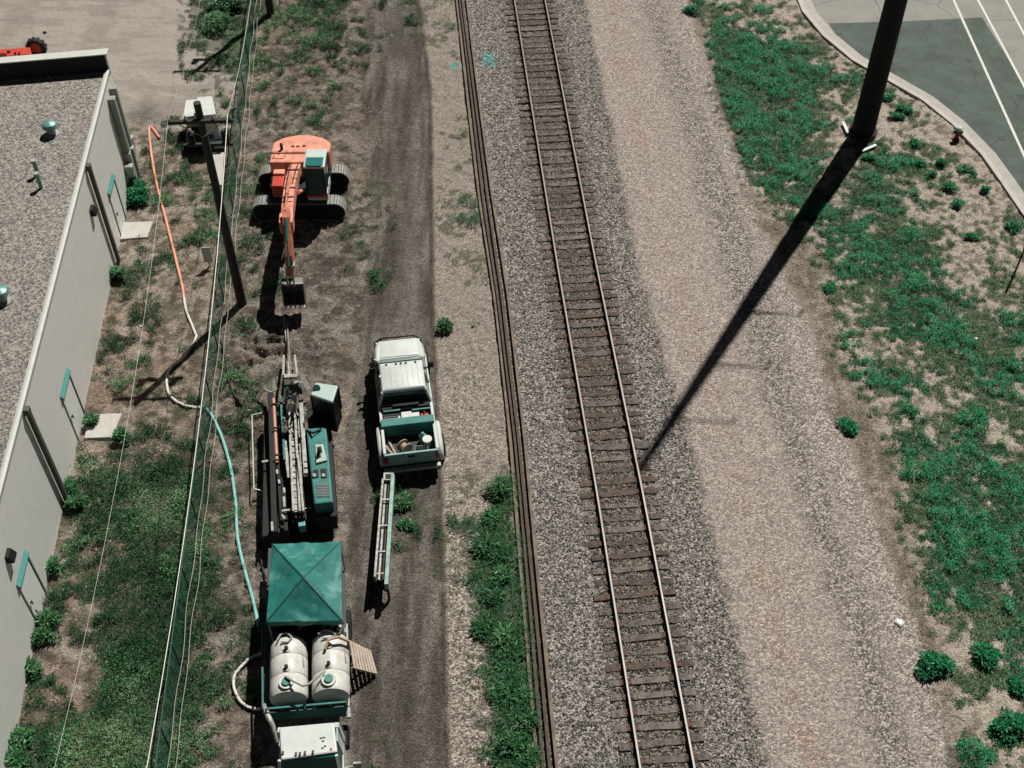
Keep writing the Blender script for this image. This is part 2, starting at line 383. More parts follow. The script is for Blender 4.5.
# ------------------------------------------------------------------ paved lot
def sheet(name, pts, z0, z1, m_, kind='structure', **k):
    o = MB().prism([(p.x, p.y) for p in pts], 'z', z0, z1).build(name, m_, **k); tag(o, kind=kind); return o
asph = mat('light_asphalt', (.24, .235, .21), .9, 0, .1, .8, .004, dirt=(.2, .197, .178))
asph2 = mat('patch_asphalt', (.062, .085, .07), .85, 0, .25, .9, .004, dirt=(.04, .055, .046))
for am, sc_ in ((asph, .35), (asph2, .5)):
    nn_ = am.node_tree; vo = nn_.nodes.new('ShaderNodeTexVoronoi'); vo.feature = 'DISTANCE_TO_EDGE'; vo.inputs['Scale'].default_value = sc_
    tcx = nn_.nodes.new('ShaderNodeTexCoord'); nzx = nn_.nodes.new('ShaderNodeTexNoise'); nzx.inputs['Scale'].default_value = 1.5; nzx.inputs['Detail'].default_value = 5
    mxv = nn_.nodes.new('ShaderNodeMix'); mxv.data_type = 'VECTOR'; mxv.inputs[0].default_value = .25; nn_.links.new(tcx.outputs['Object'], nzx.inputs['Vector']); nn_.links.new(tcx.outputs['Object'], mxv.inputs[4]); nn_.links.new(nzx.outputs['Color'], mxv.inputs[5]); nn_.links.new(mxv.outputs[1], vo.inputs['Vector'])
    rp = nn_.nodes.new('ShaderNodeMapRange'); rp.inputs[1].default_value = 0; rp.inputs[2].default_value = .012; rp.inputs[3].default_value = .55; rp.inputs[4].default_value = 1; nn_.links.new(vo.outputs['Distance'], rp.inputs[0])
    vs = nn_.nodes.new('ShaderNodeVectorMath'); vs.operation = 'SCALE'; bs_ = nn_.nodes['Principled BSDF']; src_ = bs_.inputs['Base Color'].links[0].from_socket
    nn_.links.new(src_, vs.inputs[0]); nn_.links.new(rp.outputs[0], vs.inputs['Scale']); nn_.links.new(vs.outputs[0], bs_.inputs['Base Color'])
paint = mat('lane_paint', (.62, .62, .58), .8, 0, .25, 9)
far_e = [Vector((40, 33, 0)), Vector((70, 60, 0)), Vector((70, 110, 0)), Vector((14, 110, 0))]
sheet('paved_lot', kerb_w+far_e, -.3, -.02, asph)
def off(pts, d):
    out = []
    for i, p in enumerate(pts):
        t = (pts[min(i+1, len(pts)-1)]-pts[max(i-1, 0)]).normalized(); out.append(p+Vector((-t.y, t.x, 0))*d)
    return out
kl = off(kerb_w, .02); kr = off(kerb_w, -.22)
# kerb runs along the lot edge, concrete gutter beside it
kb = MB(); kb.loft([[(p.x, p.y, -.3), (p.x, p.y, .1), (q_.x, q_.y, .1), (q_.x, q_.y, -.3)] for p, q_ in zip(kerb_w, kr)])
tag(kb.build('kerb', conc, bevel=.02), kind='structure')
gu = off(kerb_w, .52); kb = MB(); kb.loft([[(p.x, p.y, -.28), (p.x, p.y, -.008), (q_.x, q_.y, -.012), (q_.x, q_.y, -.28)] for p, q_ in zip(gu, off(kerb_w, .005))])
tag(kb.build('gutter', mat('gutter_concrete', (.38, .36, .325), .9, 0, .15, 2, .004)), kind='structure')
pp = [G(*p) for p in [(829,23),(905,21),(982,17),(1006,55),(1040,110),(1110,215)]]
gi = off(kerb_w, .524)
pb = [p for p in gi if p.y < pp[0].y and p.y > 33]
patch = pp+[Vector((25.2, 36, 0))]+pb[::-1]
sheet('asphalt_patch', patch, -.2, -.014, asph2)
for i, (a, b_) in enumerate([((952,-4),(1040,190)), ((976,-4),(1034,104)), ((1004,-4),(1030,45))]):
    a = G(*a); b_ = G(*b_); d = (b_-a).normalized(); s = Vector((-d.y, d.x, 0))*.06
    sheet('parking_line', [a-s, b_-s, b_+s, a+s], -.1, -.009+i*.0, paint)
for u, v in [(970, 60), (1002, 138)]:
    p = G(u, v); o = MB().tube([(p.x, p.y, -.05), (p.x, p.y, -.004)], .17, 16).build('manhole_cover', mat('cast_iron', (.035, .042, .038), .7, .3))
    tag(o, 'round iron cover in the dark patch '+('near its upper edge' if v < 100 else 'beside the kerb'), 'manhole cover', 'iron covers in the lot')

# ------------------------------------------------------------------ railway
def P3(e, y, z): return Vector((float(e(y)), y, z))
RA = R(5.0)
rdir = Vector((-math.sin(RA), math.cos(RA), 0)); rnor = Vector((math.cos(RA), math.sin(RA), 0))
rail_top = mat('polished_rail', (.23, .23, .225), .5, .3, .2, 2)
railm = mat('rail_steel', (.06, .048, .04), .8, .1, .3, 3)
ysr = np.linspace(6, 90, 85)
mid = [P3(rail_mid, y, 0) for y in ysr]
PROF = [(-.07, 0), (.07, 0), (.07, .02), (.015, .045), (.015, .12), (.038, .13), (.038, .165), (-.038, .165), (-.038, .13), (-.015, .12), (-.015, .045), (-.07, .02)]
def rail_mesh(pts, z, prof=PROF, wsc=1.):
    mb_ = MB(); rings = []
    for i, p in enumerate(pts):
        t = (pts[min(i+1, len(pts)-1)]-pts[max(i-1, 0)]); t.z = 0; t.normalize(); s = Vector((t.y, -t.x, 0))
        rings.append([(p.x+s.x*a*wsc, p.y+s.y*a*wsc, z+b_) for a, b_ in prof])
    return mb_.loft(rings)
for s_, lab in ((-1, 'left'), (1, 'right')):
    pts = off(mid, -s_*.7525)
    t = empty('track_rail', (0, 0, 0), 0, 'polished '+lab+'-hand running rail of the track spiked to the wooden ties', 'rail', 'running rails of the track')
    rail_mesh(pts, .075, [p for p in PROF if p[1] < .15]).build('rail_web', railm, t)
    rail_mesh(pts, .075, [(-.03, .151), (.03, .151), (.026, .168), (-.026, .168)]).build('rail_head', rail_top, t)
tie_tones = [mat('tie_wood_%s' % n_, c, .85, 0, .4, 7, .012, dirt=d_) for n_, c, d_ in [
    ('grey', (.1, .088, .077), (.032, .027, .024)), ('brown', (.065, .05, .041), (.025, .02, .017)), ('pale', (.13, .115, .1), (.05, .044, .038)), ('rust', (.08, .056, .043), (.03, .022, .018))]]
platem = mat('tie_plate_rust', (.12, .06, .04), .8, .2, .3, 9)
tie_me = {}
def tie_proto(mi, var):
    key = (mi, var)
    if key in tie_me: return tie_me[key]
    r_ = random.Random(var*7+mi); hl = 1.28+r_.uniform(-.06, .05); mb_ = MB(); n_ = 7; rings = []
    for i in range(n_):
        x = -hl+2*hl*i/(n_-1); wv = .112+r_.uniform(-.016, .012); zt = .062+r_.uniform(-.02, .006); sk = r_.uniform(-.01, .01)
        rings.append([(x, -wv+sk, -.12), (x, wv+sk, -.12), (x, wv+sk, zt), (x, -wv+sk, zt)])
    mb_.loft(rings)
    root = mb_.build('railway_tie', tie_tones[mi], bevel=.012)
    for s_ in (-1, 1):
        pm = MB().box(s_*.7525-.17, s_*.7525+.17, -.09, .09, .055, .078)
        for ax in (-.12, .12):
            for ay in (-.055, .055): pm.box(s_*.7525+ax-.015, s_*.7525+ax+.015, ay-.015, ay+.015, .077, .1)
        pm.build('tie_plate', platem, root)
    tie_me[key] = root; return root
used = set(); y = 12.6; k = 0
while y < 60:
    mi = random.choices([0, 1, 2, 3], [4, 3, 3, 2])[0]; var = random.randrange(3); pr = tie_proto(mi, var)
    if (mi, var) in used: o = copy_tree(pr)
    else: o = pr; used.add((mi, var))
    o.location = (float(rail_mid(y))+random.uniform(-.05, .05), y, random.uniform(-.03, .004)); o.rotation_euler = (0, 0, RA+R(random.gauss(0, .9)))
    o.scale = (random.uniform(.97, 1.03), random.uniform(.9, 1.1), 1)
    tag(o, ['greyish', 'dark brown', 'pale dried', 'rust stained'][mi]+' wooden tie half sunk in ballast under the two running rails', 'railway tie', 'wooden ties under the track')
    y += .49+random.uniform(-.025, .025)
for kk, oo in tie_me.items():
    if kk not in used: bpy.data.objects.remove(oo)

# spare rails lying beside the track
rust2 = mat('weathered_rail', (.15, .115, .085), .8, 0, .3, 2, dirt=(.07, .052, .04))
sp_names = ['leftmost of the four rusty loose rails lying beside the ballast', 'second from the left of the four rusty loose rails beside the ballast',
            'third from the left of the four rusty loose rails beside the ballast', 'rightmost of the four rusty loose rails, thick head, against the ballast']
for i in range(4):
    ph = i*1.7
    pts = [Vector((float(eSpare(y))-.15+i*.155+.02*math.sin(y*.25+ph)+(.05 if i == 3 else 0), y, 0)) for y in np.linspace(8, 75, 90)]
    o = rail_mesh(pts, .0 if i != 3 else .02, wsc=1.0).build('loose_rail', rust2 if i in (0, 3) else rust)
    tag(o, sp_names[i], 'rail', 'loose rails lying beside the track')


def pslab(mb_, px, z1, z0):
    """a solid whose top outline at height z1 is read from the photograph and which goes straight down to z0"""
    w_ = [G(u, v, z1) for u, v in px]
    return mb_.loft([[(p.x, p.y, z0) for p in w_], [(p.x, p.y, z1) for p in w_]])

# ------------------------------------------------------------------ plants
def leaf_mesh(name, P0, D, S, tone, m_):
    """one mesh of many leaf-shaped faces; P0 base, D reach, S half width"""
    n_ = len(P0); v = np.empty((n_, 4, 3), np.float32)
    v[:, 0] = P0; v[:, 1] = P0+D*.5+S; v[:, 2] = P0+D; v[:, 3] = P0+D*.5-S
    v[:, 1, 2] += np.linalg.norm(D, axis=1)*.08; v[:, 3, 2] += np.linalg.norm(D, axis=1)*.08
    me = bpy.data.meshes.new(name); me.vertices.add(n_*4); me.vertices.foreach_set('co', v.ravel())
    me.loops.add(n_*4); me.loops.foreach_set('vertex_index', np.arange(n_*4, dtype=np.int32))
    me.polygons.add(n_); me.polygons.foreach_set('loop_start', np.arange(0, n_*4, 4, dtype=np.int32)); me.polygons.foreach_set('loop_total', np.full(n_, 4, np.int32))
    me.update(); me.validate()
    a = me.attributes.new('tone', 'FLOAT', 'POINT'); a.data.foreach_set('value', np.repeat(tone, 4).astype(np.float32))
    me.materials.append(m_); o = bpy.data.objects.new(name, me); COL.objects.link(o); return o
def leafmat(name, c0, c1, c2):
    m_ = bpy.data.materials.new(name); m_.use_nodes = True; N_ = m_.node_tree.nodes; L_ = m_.node_tree.links
    b_ = N_['Principled BSDF']; b_.inputs['Roughness'].default_value = .55; b_.inputs['Specular IOR Level'].default_value = .3
    a = N_.new('ShaderNodeAttribute'); a.attribute_name = 'tone'; cr = N_.new('ShaderNodeValToRGB'); L_.new(a.outputs['Fac'], cr.inputs[0])
    cr.color_ramp.elements[0].color = (*c0, 1); cr.color_ramp.elements[1].color = (*c2, 1)
    e = cr.color_ramp.elements.new(.55); e.color = (*c1, 1); L_.new(cr.outputs[0], b_.inputs['Base Color']); return m_
leafR = leafmat('weed_green', (.003, .05, .018), (.006, .145, .05), (.03, .27, .11))
leafL = leafmat('weed_olive', (.009, .045, .014), (.026, .125, .038), (.2, .3, .15))
leafG = leafmat('grass_blade', (.008, .04, .014), (.022, .1, .034), (.12, .22, .09))
leafD = leafmat('dry_stalk', (.16, .12, .08), (.28, .23, .17), (.4, .35, .28))
rng = np.random.default_rng(5)
def tufts(cx, cy, cz, K, r, h, ln, wd, tone, up=.6, tj=.22):
    """K leaves for each tuft centre"""
    n_ = len(cx); az = rng.uniform(0, 2*np.pi, (n_, K)); rr = r[:, None]*np.sqrt(rng.uniform(0, 1, (n_, K)))
    el = rng.uniform(up*.2, up*1.6, (n_, K)).clip(.05, 1.45); a2 = az+rng.normal(0, .7, (n_, K))
    l_ = (ln[:, None]*rng.uniform(.6, 1.25, (n_, K)))
    P0 = np.stack([cx[:, None]+rr*np.cos(az), cy[:, None]+rr*np.sin(az), cz[:, None]+h[:, None]*rng.uniform(0, 1, (n_, K))*(1-.6*(rr/r[:, None])**2)], -1)
    D = np.stack([np.cos(a2)*np.cos(el), np.sin(a2)*np.cos(el), np.sin(el)], -1)*l_[..., None]
    s_ = np.stack([-np.sin(a2), np.cos(a2), rng.normal(0, .35, (n_, K))], -1)*(wd[:, None]*rng.uniform(.6, 1.2, (n_, K)))[..., None]
    t = (tone[:, None]+rng.normal(0, tj, (n_, K))).clip(0, 1)
    return P0.reshape(-1, 3), D.reshape(-1, 3), s_.reshape(-1, 3), t.ravel()
def gzv(x, y):
    j = np.clip(np.searchsorted(ys, y), 0, ny-1); i = np.clip(np.searchsorted(xs, x), 0, nx-1); return Z[j, i]
def scatter(n_, x0, x1, y0, y1, keep):
    x = rng.uniform(x0, x1, n_); y = rng.uniform(y0, y1, n_); k = keep(x, y); return x[k], y[k]
BW = lambda y: -16.0+(42.35-y)*.0699            # the building's east wall
def keep_right(x, y):
    g = green_at(x, y)*sstep(-.5, .35, x-eWeed(y)+(fbm(x, y, .9, 31, 4)-.5)*.8); e = x-eSandR(y); nn = fbm(x, y, .9, 77, 3); n4 = fbm(x, y, 4.0, 78, 2)
    kk = np.interp(y, ky[::-1], kx[::-1])
    return (e > .1)*(x < kk-.5)*(g*1.1-.02-(nn-.5)*2.6*(1-g*.6)-(n4-.5)*3.4*(1-g*.7) > .46)*(g > .03)
x, y = scatter(230000, 7, 25, 13.5, 57.5, keep_right)
hm = fbm(x, y, 2.1, 12, 3)
gsel = green_at(x, y)+(fbm(x, y, .8, 57, 3)-.5)*1.1 > .6
xs_, ys_ = x[~gsel], y[~gsel]; x, y, hm = x[gsel], y[gsel], hm[gsel]
hs_ = fbm(xs_, ys_, 2.1, 12, 3); Q = tufts(xs_, ys_, gzv(xs_, ys_), 5, np.full(len(xs_), .07), .02+.1*hs_, .04+.05*hs_, .009+.006*hs_, .2+.5*rng.uniform(0, 1, len(xs_)), .6)
tag(leaf_mesh('sparse_weeds', *Q, leafL), 'thin olive weeds peppered between the dense green patches on the sandy ground', 'weeds', kind='stuff')
P = tufts(x, y, gzv(x, y), 6, np.full(len(x), .07), .02+.42*sstep(.35, .8, hm)*(.4+.6*green_at(x, y)), .04+.045*hm, .012+.008*hm, .12+.6*sstep(.3, .7, hm)+.12*rng.normal(size=len(x)), .6)
tag(leaf_mesh('ground_cover', *P, leafR), 'dense low dark green ground cover spreading between the gravel edge and the kerb', 'ground cover', kind='stuff')
def keep_left(x, y):
    g = green_at(x, y); nn = fbm(x, y, .8, 97, 3); n4 = fbm(x, y, 2.8, 98, 2)
    pu, pv = UV(x, y); pad = (pu > 116)*(pu < 155)*(pv > 216)*(pv < 241)+(pu > 82)*(pu < 124)*(pv > 410)*(pv < 441)+(pu > 206)*(pu < 226)*(pv > 147)*(pv < 188)
    return (pad == 0)*(x > BW(y)+.12)*(x < eRoadR(y)-.1)*(g*1.05-.02-(nn-.5)*2.2*(1-g*.4)-(n4-.5)*2.4*(1-g*.4) > .42)*(g > .03)
x, y = scatter(200000, -16, -1.5, 13.5, 57.5, keep_left)
hm = fbm(x, y, 1.2, 14, 3); tn = fbm(x, y, .5, 40, 3)
P = tufts(x, y, gzv(x, y), 6, np.full(len(x), .08), .02+.30*sstep(.3, .75, hm), .045+.07*hm, .008+.009*hm, (-.25+1.25*sstep(.25, .75, tn)*(.4+.6*fbm(x, y, 2.2, 45, 2))+.2*rng.normal(size=len(x))), .8, .2)
tag(leaf_mesh('wild_weeds', *P, leafL), 'mixed green weeds and tall grass between the building and the green fence', 'weeds', kind='stuff')
def keep_side(x, y):
    g = green_at(x, y); return (x > eRoadR(y)+.2)*(x < eSpare(y)-.02)*(g*1.2-(fbm(x, y, 1.4, 55, 3)-.5)*1.6 > .52)*(y < 56)
x, y = scatter(30000, -4, 2.5, 13.5, 56, keep_side)
P = tufts(x, y, gzv(x, y), 6, np.full(len(x), .07), np.full(len(x), .1), np.full(len(x), .24), np.full(len(x), .011), .3+.3*fbm(x, y, 1.4, 66, 3), .6)
tag(leaf_mesh('trackside_grass', *P, leafG), 'strip of shaggy green grass leaning along the loose rails', 'grass', kind='stuff')
# dead stalks on the right margin and the dug soil
def keep_dry(x, y):
    e = x-eSandR(y); e2 = ((e > .1)*(x < eWeed(y)+.6)*(noise(x, y, 1.1, 3) > .3)+(x < -5.5)*(x > BW(y)+.2)*(noise(x, y, .8, 4) > .55)*(1-(x < -11.8)*(y > 42.5))); return e2 > 0
x, y = scatter(30000, -16, 20, 13.5, 57, keep_dry)
P = tufts(x, y, gzv(x, y), 2, np.full(len(x), .1), np.full(len(x), .02), np.full(len(x), .13), np.full(len(x), .009), rng.uniform(0, 1, len(x)), .3)
tag(leaf_mesh('dry_stalks', *P, leafD), 'dead straw coloured stalks scattered on the bare soil', 'dead grass', kind='stuff')
# clods and stones
def pebbles(name, n_, keep, x0, x1, r0, r1, m_, label, cat):
    x, y = scatter(n_, x0, x1, 13.6, 57, keep); n_ = len(x); r = rng.uniform(r0, r1, n_)*rng.uniform(.5, 1.2, n_)
    base = np.array([(1,0,0),(-1,0,0),(0,1,0),(0,-1,0),(0,0,1),(0,0,-1)], float); fc = np.array([(0,2,4),(2,1,4),(1,3,4),(3,0,4),(2,0,5),(1,2,5),(3,1,5),(0,3,5)])
    v = base[None]*rng.uniform(.6, 1.2, (n_, 6, 1))*r[:, None, None]; a = rng.uniform(0, 6.28, n_); c_, s_ = np.cos(a)[:, None], np.sin(a)[:, None]
    vx = v[..., 0]*c_-v[..., 1]*s_; vy = v[..., 0]*s_+v[..., 1]*c_
    v = np.stack([vx+x[:, None], vy+y[:, None], v[..., 2]*.75+gzv(x, y)[:, None]+r[:, None]*.3], -1)
    f = (fc[None]+np.arange(n_)[:, None, None]*6).reshape(-1, 3)
    me = bpy.data.meshes.new(name); me.vertices.add(n_*6); me.vertices.foreach_set('co', v.astype(np.float32).ravel())
    me.loops.add(f.size); me.loops.foreach_set('vertex_index', f.ravel().astype(np.int32)); me.polygons.add(len(f))
    me.polygons.foreach_set('loop_start', np.arange(0, f.size, 3, dtype=np.int32)); me.polygons.foreach_set('loop_total', np.full(len(f), 3, np.int32)); me.update()
    at_ = me.attributes.new('tone', 'FLOAT', 'POINT'); at_.data.foreach_set('value', np.repeat(rng.uniform(0, 1, n_), 6).astype(np.float32))
    me.materials.append(m_); o = bpy.data.objects.new(name, me); COL.objects.link(o); tag(o, label, cat, kind='stuff')
stone_m = leafmat('ballast_stone', (.03, .029, .028), (.15, .14, .13), (.42, .4, .37)); clod_m = leafmat('soil_clod', (.05, .04, .033), (.16, .132, .11), (.3, .26, .22))
pebbles('ballast_stones', 90000, lambda x, y: (x > eSpare(y)+.7)*(x < eBalR(y)-.05)*(np.abs(x-rail_mid(y)) > .0), -3, 14, .018, .036, stone_m, 'loose grey crushed stones of the ballast around the ties', 'ballast')
gzv0 = gzv
def gzv(x, y): return np.full(len(x), .045)
pebbles('stones_on_ties', 52000, lambda x, y: (np.abs(x-rail_mid(y)) < 1.25)*(np.abs(np.abs(x-rail_mid(y))-.7525) > .1)*(noise(x, y, 2.2, 8)+.35*noise(x, y, 9, 6)-.22*(np.abs(x-rail_mid(y)) > .75) > .46), -1, 7, .016, .034, stone_m, 'crushed stones spilled over the middle of the wooden ties', 'ballast')
gzv = gzv0
pebbles('soil_clods', 26000, lambda x, y: (x > BW(y)+.2)*(x < eRoadL(y)+.3)*(noise(x, y, .7, 7) > .45)*(1-(x < -11.8)*(y > 42.5)), -16, -3, .02, .06, clod_m, 'broken clods of dug brown soil beside the dirt road', 'soil')

def bush(name, u, v, r, h, n_, m_, label, cat, group=None, long=1.):
    p = G(u, v); nl = 6; la = rng.uniform(0, 6.28, nl); lr = rng.uniform(.1, .8, nl)*r; pick = rng.integers(0, nl, n_); q1 = rng.uniform(0, 6.28, n_); q2 = np.sqrt(rng.uniform(0, 1, n_))*r*.5*rng.uniform(.6, 1.1, nl)[pick]; x = lr[pick]*np.cos(la[pick])+q2*np.cos(q1); y = lr[pick]*np.sin(la[pick])+q2*np.sin(q1); d = np.hypot(x, y)/(r*1.15)
    z = h*(.6+.4*rng.uniform(0, 1, nl)[pick])*np.sqrt((1-d*d).clip(0, 1))*(.55+.45*rng.uniform(0, 1, n_))
    K = 7; P = tufts(x, y, z*.55, K, np.full(n_, .1*r+.03), z*.4+.01, np.full(n_, (.08+.12*r)*long), np.full(n_, .018+.014*r), .15+.5*rng.uniform(0, 1, n_), .5)
    o = leaf_mesh(name, *P, m_); o.location = (p.x, p.y, gz(p.x, p.y)); o.scale = (1, 1, 1); return tag(o, label, cat, group)
bush('round_bush', 933, 668, .5, .55, 260, leafR, 'round dark green bush standing alone at the gravel edge, above the white scrap', 'bush')
bush('round_bush', 1007, 724, .52, .55, 260, leafR, 'round dark green bush at the right, below the sparse bush', 'bush')
bush('round_bush', 989, 660, .5, .4, 150, leafR, 'sparser paler green bush between two rounder dark ones', 'bush')
bush('round_bush', 1018, 688, .28, .35, 110, leafR, 'small bush at the right, just above the largest round bush', 'bush')
bush('round_bush', 692, 12, .35, .35, 100, leafR, 'small dark bush on the gravel above the top left tip of the green cover', 'bush')
bush('round_bush', 847, 428, .38, .25, 90, leafR, 'lone low green clump at the stony edge left of the ground cover', 'bush')
bush('weed_clump', 443, 328, .26, .4, 110, leafL, 'bright green weed beside the front bumper of the white pickup', 'weed', long=1.6)
bush('weed_clump', 404, 505, .3, .35, 120, leafL, 'upper of the two green weeds beside the long steel ramp', 'weed', long=1.5)
bush('weed_clump', 405, 526, .22, .25, 80, leafL, 'lower of the two green weeds beside the long steel ramp', 'weed', long=1.5)
bush('leafy_shrub', 136, 196, .75, .8, 300, leafR, 'deep green shrub against the white wall above the small concrete pad', 'shrub')
bush('leafy_shrub', 233, 6, 1.0, .9, 330, leafL, 'upper of the two dark shrubs beside the fence at the top edge', 'shrub', long=.8)
bush('leafy_shrub', 222, 27, .95, .7, 260, leafL, 'lower of the two dark shrubs beside the fence at the top edge', 'shrub', long=.8)
for i, (u, v) in enumerate([(899,110),(914,145),(941,165),(967,172),(985,192),(1015,228),(957,205),(972,238),(887,100),(896,118),(905,112),(931,176),(921,165),(868,140+20),(950,190),(830,290),(760,395),(777,330)]):
    if i > 15: continue
    bush('weed_tuft', u, v, random.uniform(.2, .42), .25, 60, leafR, 'small green tuft on the bare sandy soil inside the kerb', 'weed', 'small tufts on the sandy soil')
ORD = ['first','second','third','fourth','fifth','sixth','seventh','eighth','ninth','tenth','eleventh','twelfth','thirteenth','fourteenth','fifteenth','sixteenth']
for n__, (u, v) in enumerate([(500,492),(492,520),(484,548),(498,556),(503,580),(492,600),(484,628),(505,640),(512,660),(503,690),(518,700),(524,725),(512,745),(530,757)]):
    bush('grass_clump', u, v, random.uniform(.28, .48), random.uniform(.25, .45), 75, (leafG, leafL, leafG)[n__ % 3], ORD[n__]+' shaggy grass clump from the top in the row left of the loose rails', 'grass clump', 'shaggy clumps beside the loose rails', long=1.9)
for n__, (u, v, r_) in enumerate([(118,280,.3),(92,424,.25),(122,440,.25),(62,470,.22),(70,492,.35),(78,507,.3),(52,570,.3),(45,622,.42),(40,642,.38),(32,672,.25),(20,742,.4),(18,762,.4)]):
    bush('wall_weed', u, v, r_, .6, 90, leafL, ORD[n__]+' weed from the top along the foot of the white wall', 'weed', 'weeds along the foot of the white wall', long=1.5)

# ------------------------------------------------------------------ warehouse
HB = 4.8
bld = empty('warehouse', (-16.0, 42.35, 0), R(4), 'low white sided warehouse with flat gravel roof and downpipes', 'building')
wallm = mat('white_siding', (.87, .87, .82), .6, 0, .05, 2)
# siding bump: thin horizontal laps
nwt = wallm.node_tree; wv_ = nwt.nodes.new('ShaderNodeTexWave'); wv_.bands_direction = 'Z'; wv_.inputs['Scale'].default_value = 1.6; wv_.wave_profile = 'SAW'
tcw = nwt.nodes.new('ShaderNodeTexCoord'); nwt.links.new(tcw.outputs['Object'], wv_.inputs['Vector'])
bw_ = nwt.nodes.new('ShaderNodeBump'); bw_.inputs['Distance'].default_value = .03; nwt.links.new(wv_.outputs[0], bw_.inputs['Height']); nwt.links.new(bw_.outputs[0], nwt.nodes['Principled BSDF'].inputs['Normal'])
NW = (-14, -1.15)
MB().prism([(0,0), (0,-33), (-14,-33), NW], 'z', -.2, HB-.12).build('wall', wallm, bld)
roofm = bpy.data.materials.new('roof_gravel'); roofm.use_nodes = True; N = roofm.node_tree.nodes; L = roofm.node_tree.links; b = N['Principled BSDF']; b.inputs['Roughness'].default_value = .95
tc = N.new('ShaderNodeTexCoord'); v1 = N.new('ShaderNodeTexVoronoi'); v1.inputs['Scale'].default_value = 17; L.new(tc.outputs['Object'], v1.inputs['Vector'])
sx = N.new('ShaderNodeSeparateColor'); L.new(v1.outputs['Color'], sx.inputs[0]); nz = N.new('ShaderNodeTexNoise'); nz.inputs['Scale'].default_value = 24; nz.inputs['Detail'].default_value = 5; nz.inputs['Roughness'].default_value = .8; L.new(tc.outputs['Object'], nz.inputs['Vector'])
ad = N.new('ShaderNodeMath'); L.new(sx.outputs[0], ad.inputs[0]); L.new(nz.outputs[0], ad.inputs[1])
cr = N.new('ShaderNodeValToRGB'); mr = N.new('ShaderNodeMapRange'); mr.inputs[1].default_value = .3; mr.inputs[2].default_value = 1.6; L.new(ad.outputs[0], mr.inputs[0]); L.new(mr.outputs[0], cr.inputs[0])
cr.color_ramp.elements[0].position = .08; cr.color_ramp.elements[0].color = (.04, .036, .033, 1); cr.color_ramp.elements[1].position = .95; cr.color_ramp.elements[1].color = (.36, .33, .3, 1); e = cr.color_ramp.elements.new(.45); e.color = (.165, .15, .134, 1)
L.new(cr.outputs[0], b.inputs['Base Color']); bp = N.new('ShaderNodeBump'); bp.inputs['Distance'].default_value = .03; L.new(ad.outputs[0], bp.inputs['Height']); L.new(bp.outputs[0], b.inputs['Normal'])
MB().prism([(-.16,-.2), (-.16,-33), (-14,-33), (-14,-1.4)], 'z', HB-.119, HB-.04).build('roof', roofm, bld)
trim = mat('roof_trim', (.42, .44, .4), .5, .1, .1, 4)
t_ = MB().box(-.15, .03, -33, -.1, HB-.118, HB+.02); t_.build('roof_edge', trim, bld, bevel=.01)
MB().box(-.05, .05, -33, -.12, HB+.021, HB+.06).build('edge_flashing', mat('flashing', (.6, .61, .57), .5, .1, .1, 4), bld)
MB().prism([(.0,-.203), (-13.9, -1.342), (-13.9,-1.36), (.0,-.221)], 'z', HB-.03, HB+.69).build('parapet_shade_sheet', mat('parapet_shade', (.012,.013,.014), .8), bld)  # black sheet paints the shade on the parapet's inner face
dx, dy = NW[0], NW[1]; ln_ = math.hypot(dx, dy); nxn, nyn = -dy/ln_, dx/ln_          # along (dx,dy); normal towards south
pw = [(0.06, .12), (NW[0], NW[1]+.12), (NW[0]-nxn*0, NW[1]-.2), (0.06, -.2)]
MB().prism(pw, 'z', HB-.1, HB+.7).build('parapet', wallm, bld)
pw = [(0.10, .17), (NW[0], NW[1]+.17), (NW[0], NW[1]-.25), (0.10, -.25)]
MB().prism(pw, 'z', HB+.701, HB+.75).build('parapet_cap', mat('parapet_cap', (.55, .56, .52), .5, .1, .08, 3), bld, bevel=.01)
def wy(u, v, z=0):    # local y on the east wall for a picture point at height z
    return (Matrix.Rotation(-R(4), 3, 'Z') @ (G(u, v, z)-Vector(bld.location))).y
pipem = mat('grey_downpipe', (.09, .1, .085), .5, .2, .2, 4)
for i, (u, v, lab) in enumerate([(118, 262, 'downpipe above the upper concrete pad'), (70, 503, 'downpipe nearest the bottom left weeds')]):
    yy = wy(u, v); d = MB().box(.06, .2, yy-.08, yy+.08, .05, HB-.2)
    d.build('downpipe', pipem, bld, bevel=.01, label=lab)
    MB().box(-.02, .2, yy-.11, yy+.11, HB-.24, HB-.02).build('gutter_head', pipem, bld, bevel=.01)
for (u, v, zt, w2) in [(133, 184, 4.3, .14), (131, 176, 4.4, .1)]:
    yy = wy(u, v); MB().box(.01, .28, yy-w2, yy+w2, .05, zt).build('service_duct', mat('duct_metal', (.3, .33, .3), .5, .2, .2, 4), bld, bevel=.02)
for j, (u, v, z) in enumerate([(130,150,1.5),(134,156,1.3),(131,163,1.4),(135,168,1.0)]):
    yy = wy(u+2, v+22); b_ = MB().box(.02, .3+.05*(j % 2), yy-.14, yy+.14, z-.25, z+.3).build('meter_box', pale, bld, bevel=.02)
doorm = mat('door_panel', (.72, .74, .7), .5, 0, .05, 3); jamb_shadem = mat('jamb_shade', (.1, .16, .14), .5, 0, .2, 4); lint = mat('door_canopy', (.09, .28, .25), .45, 0, .2, 5)
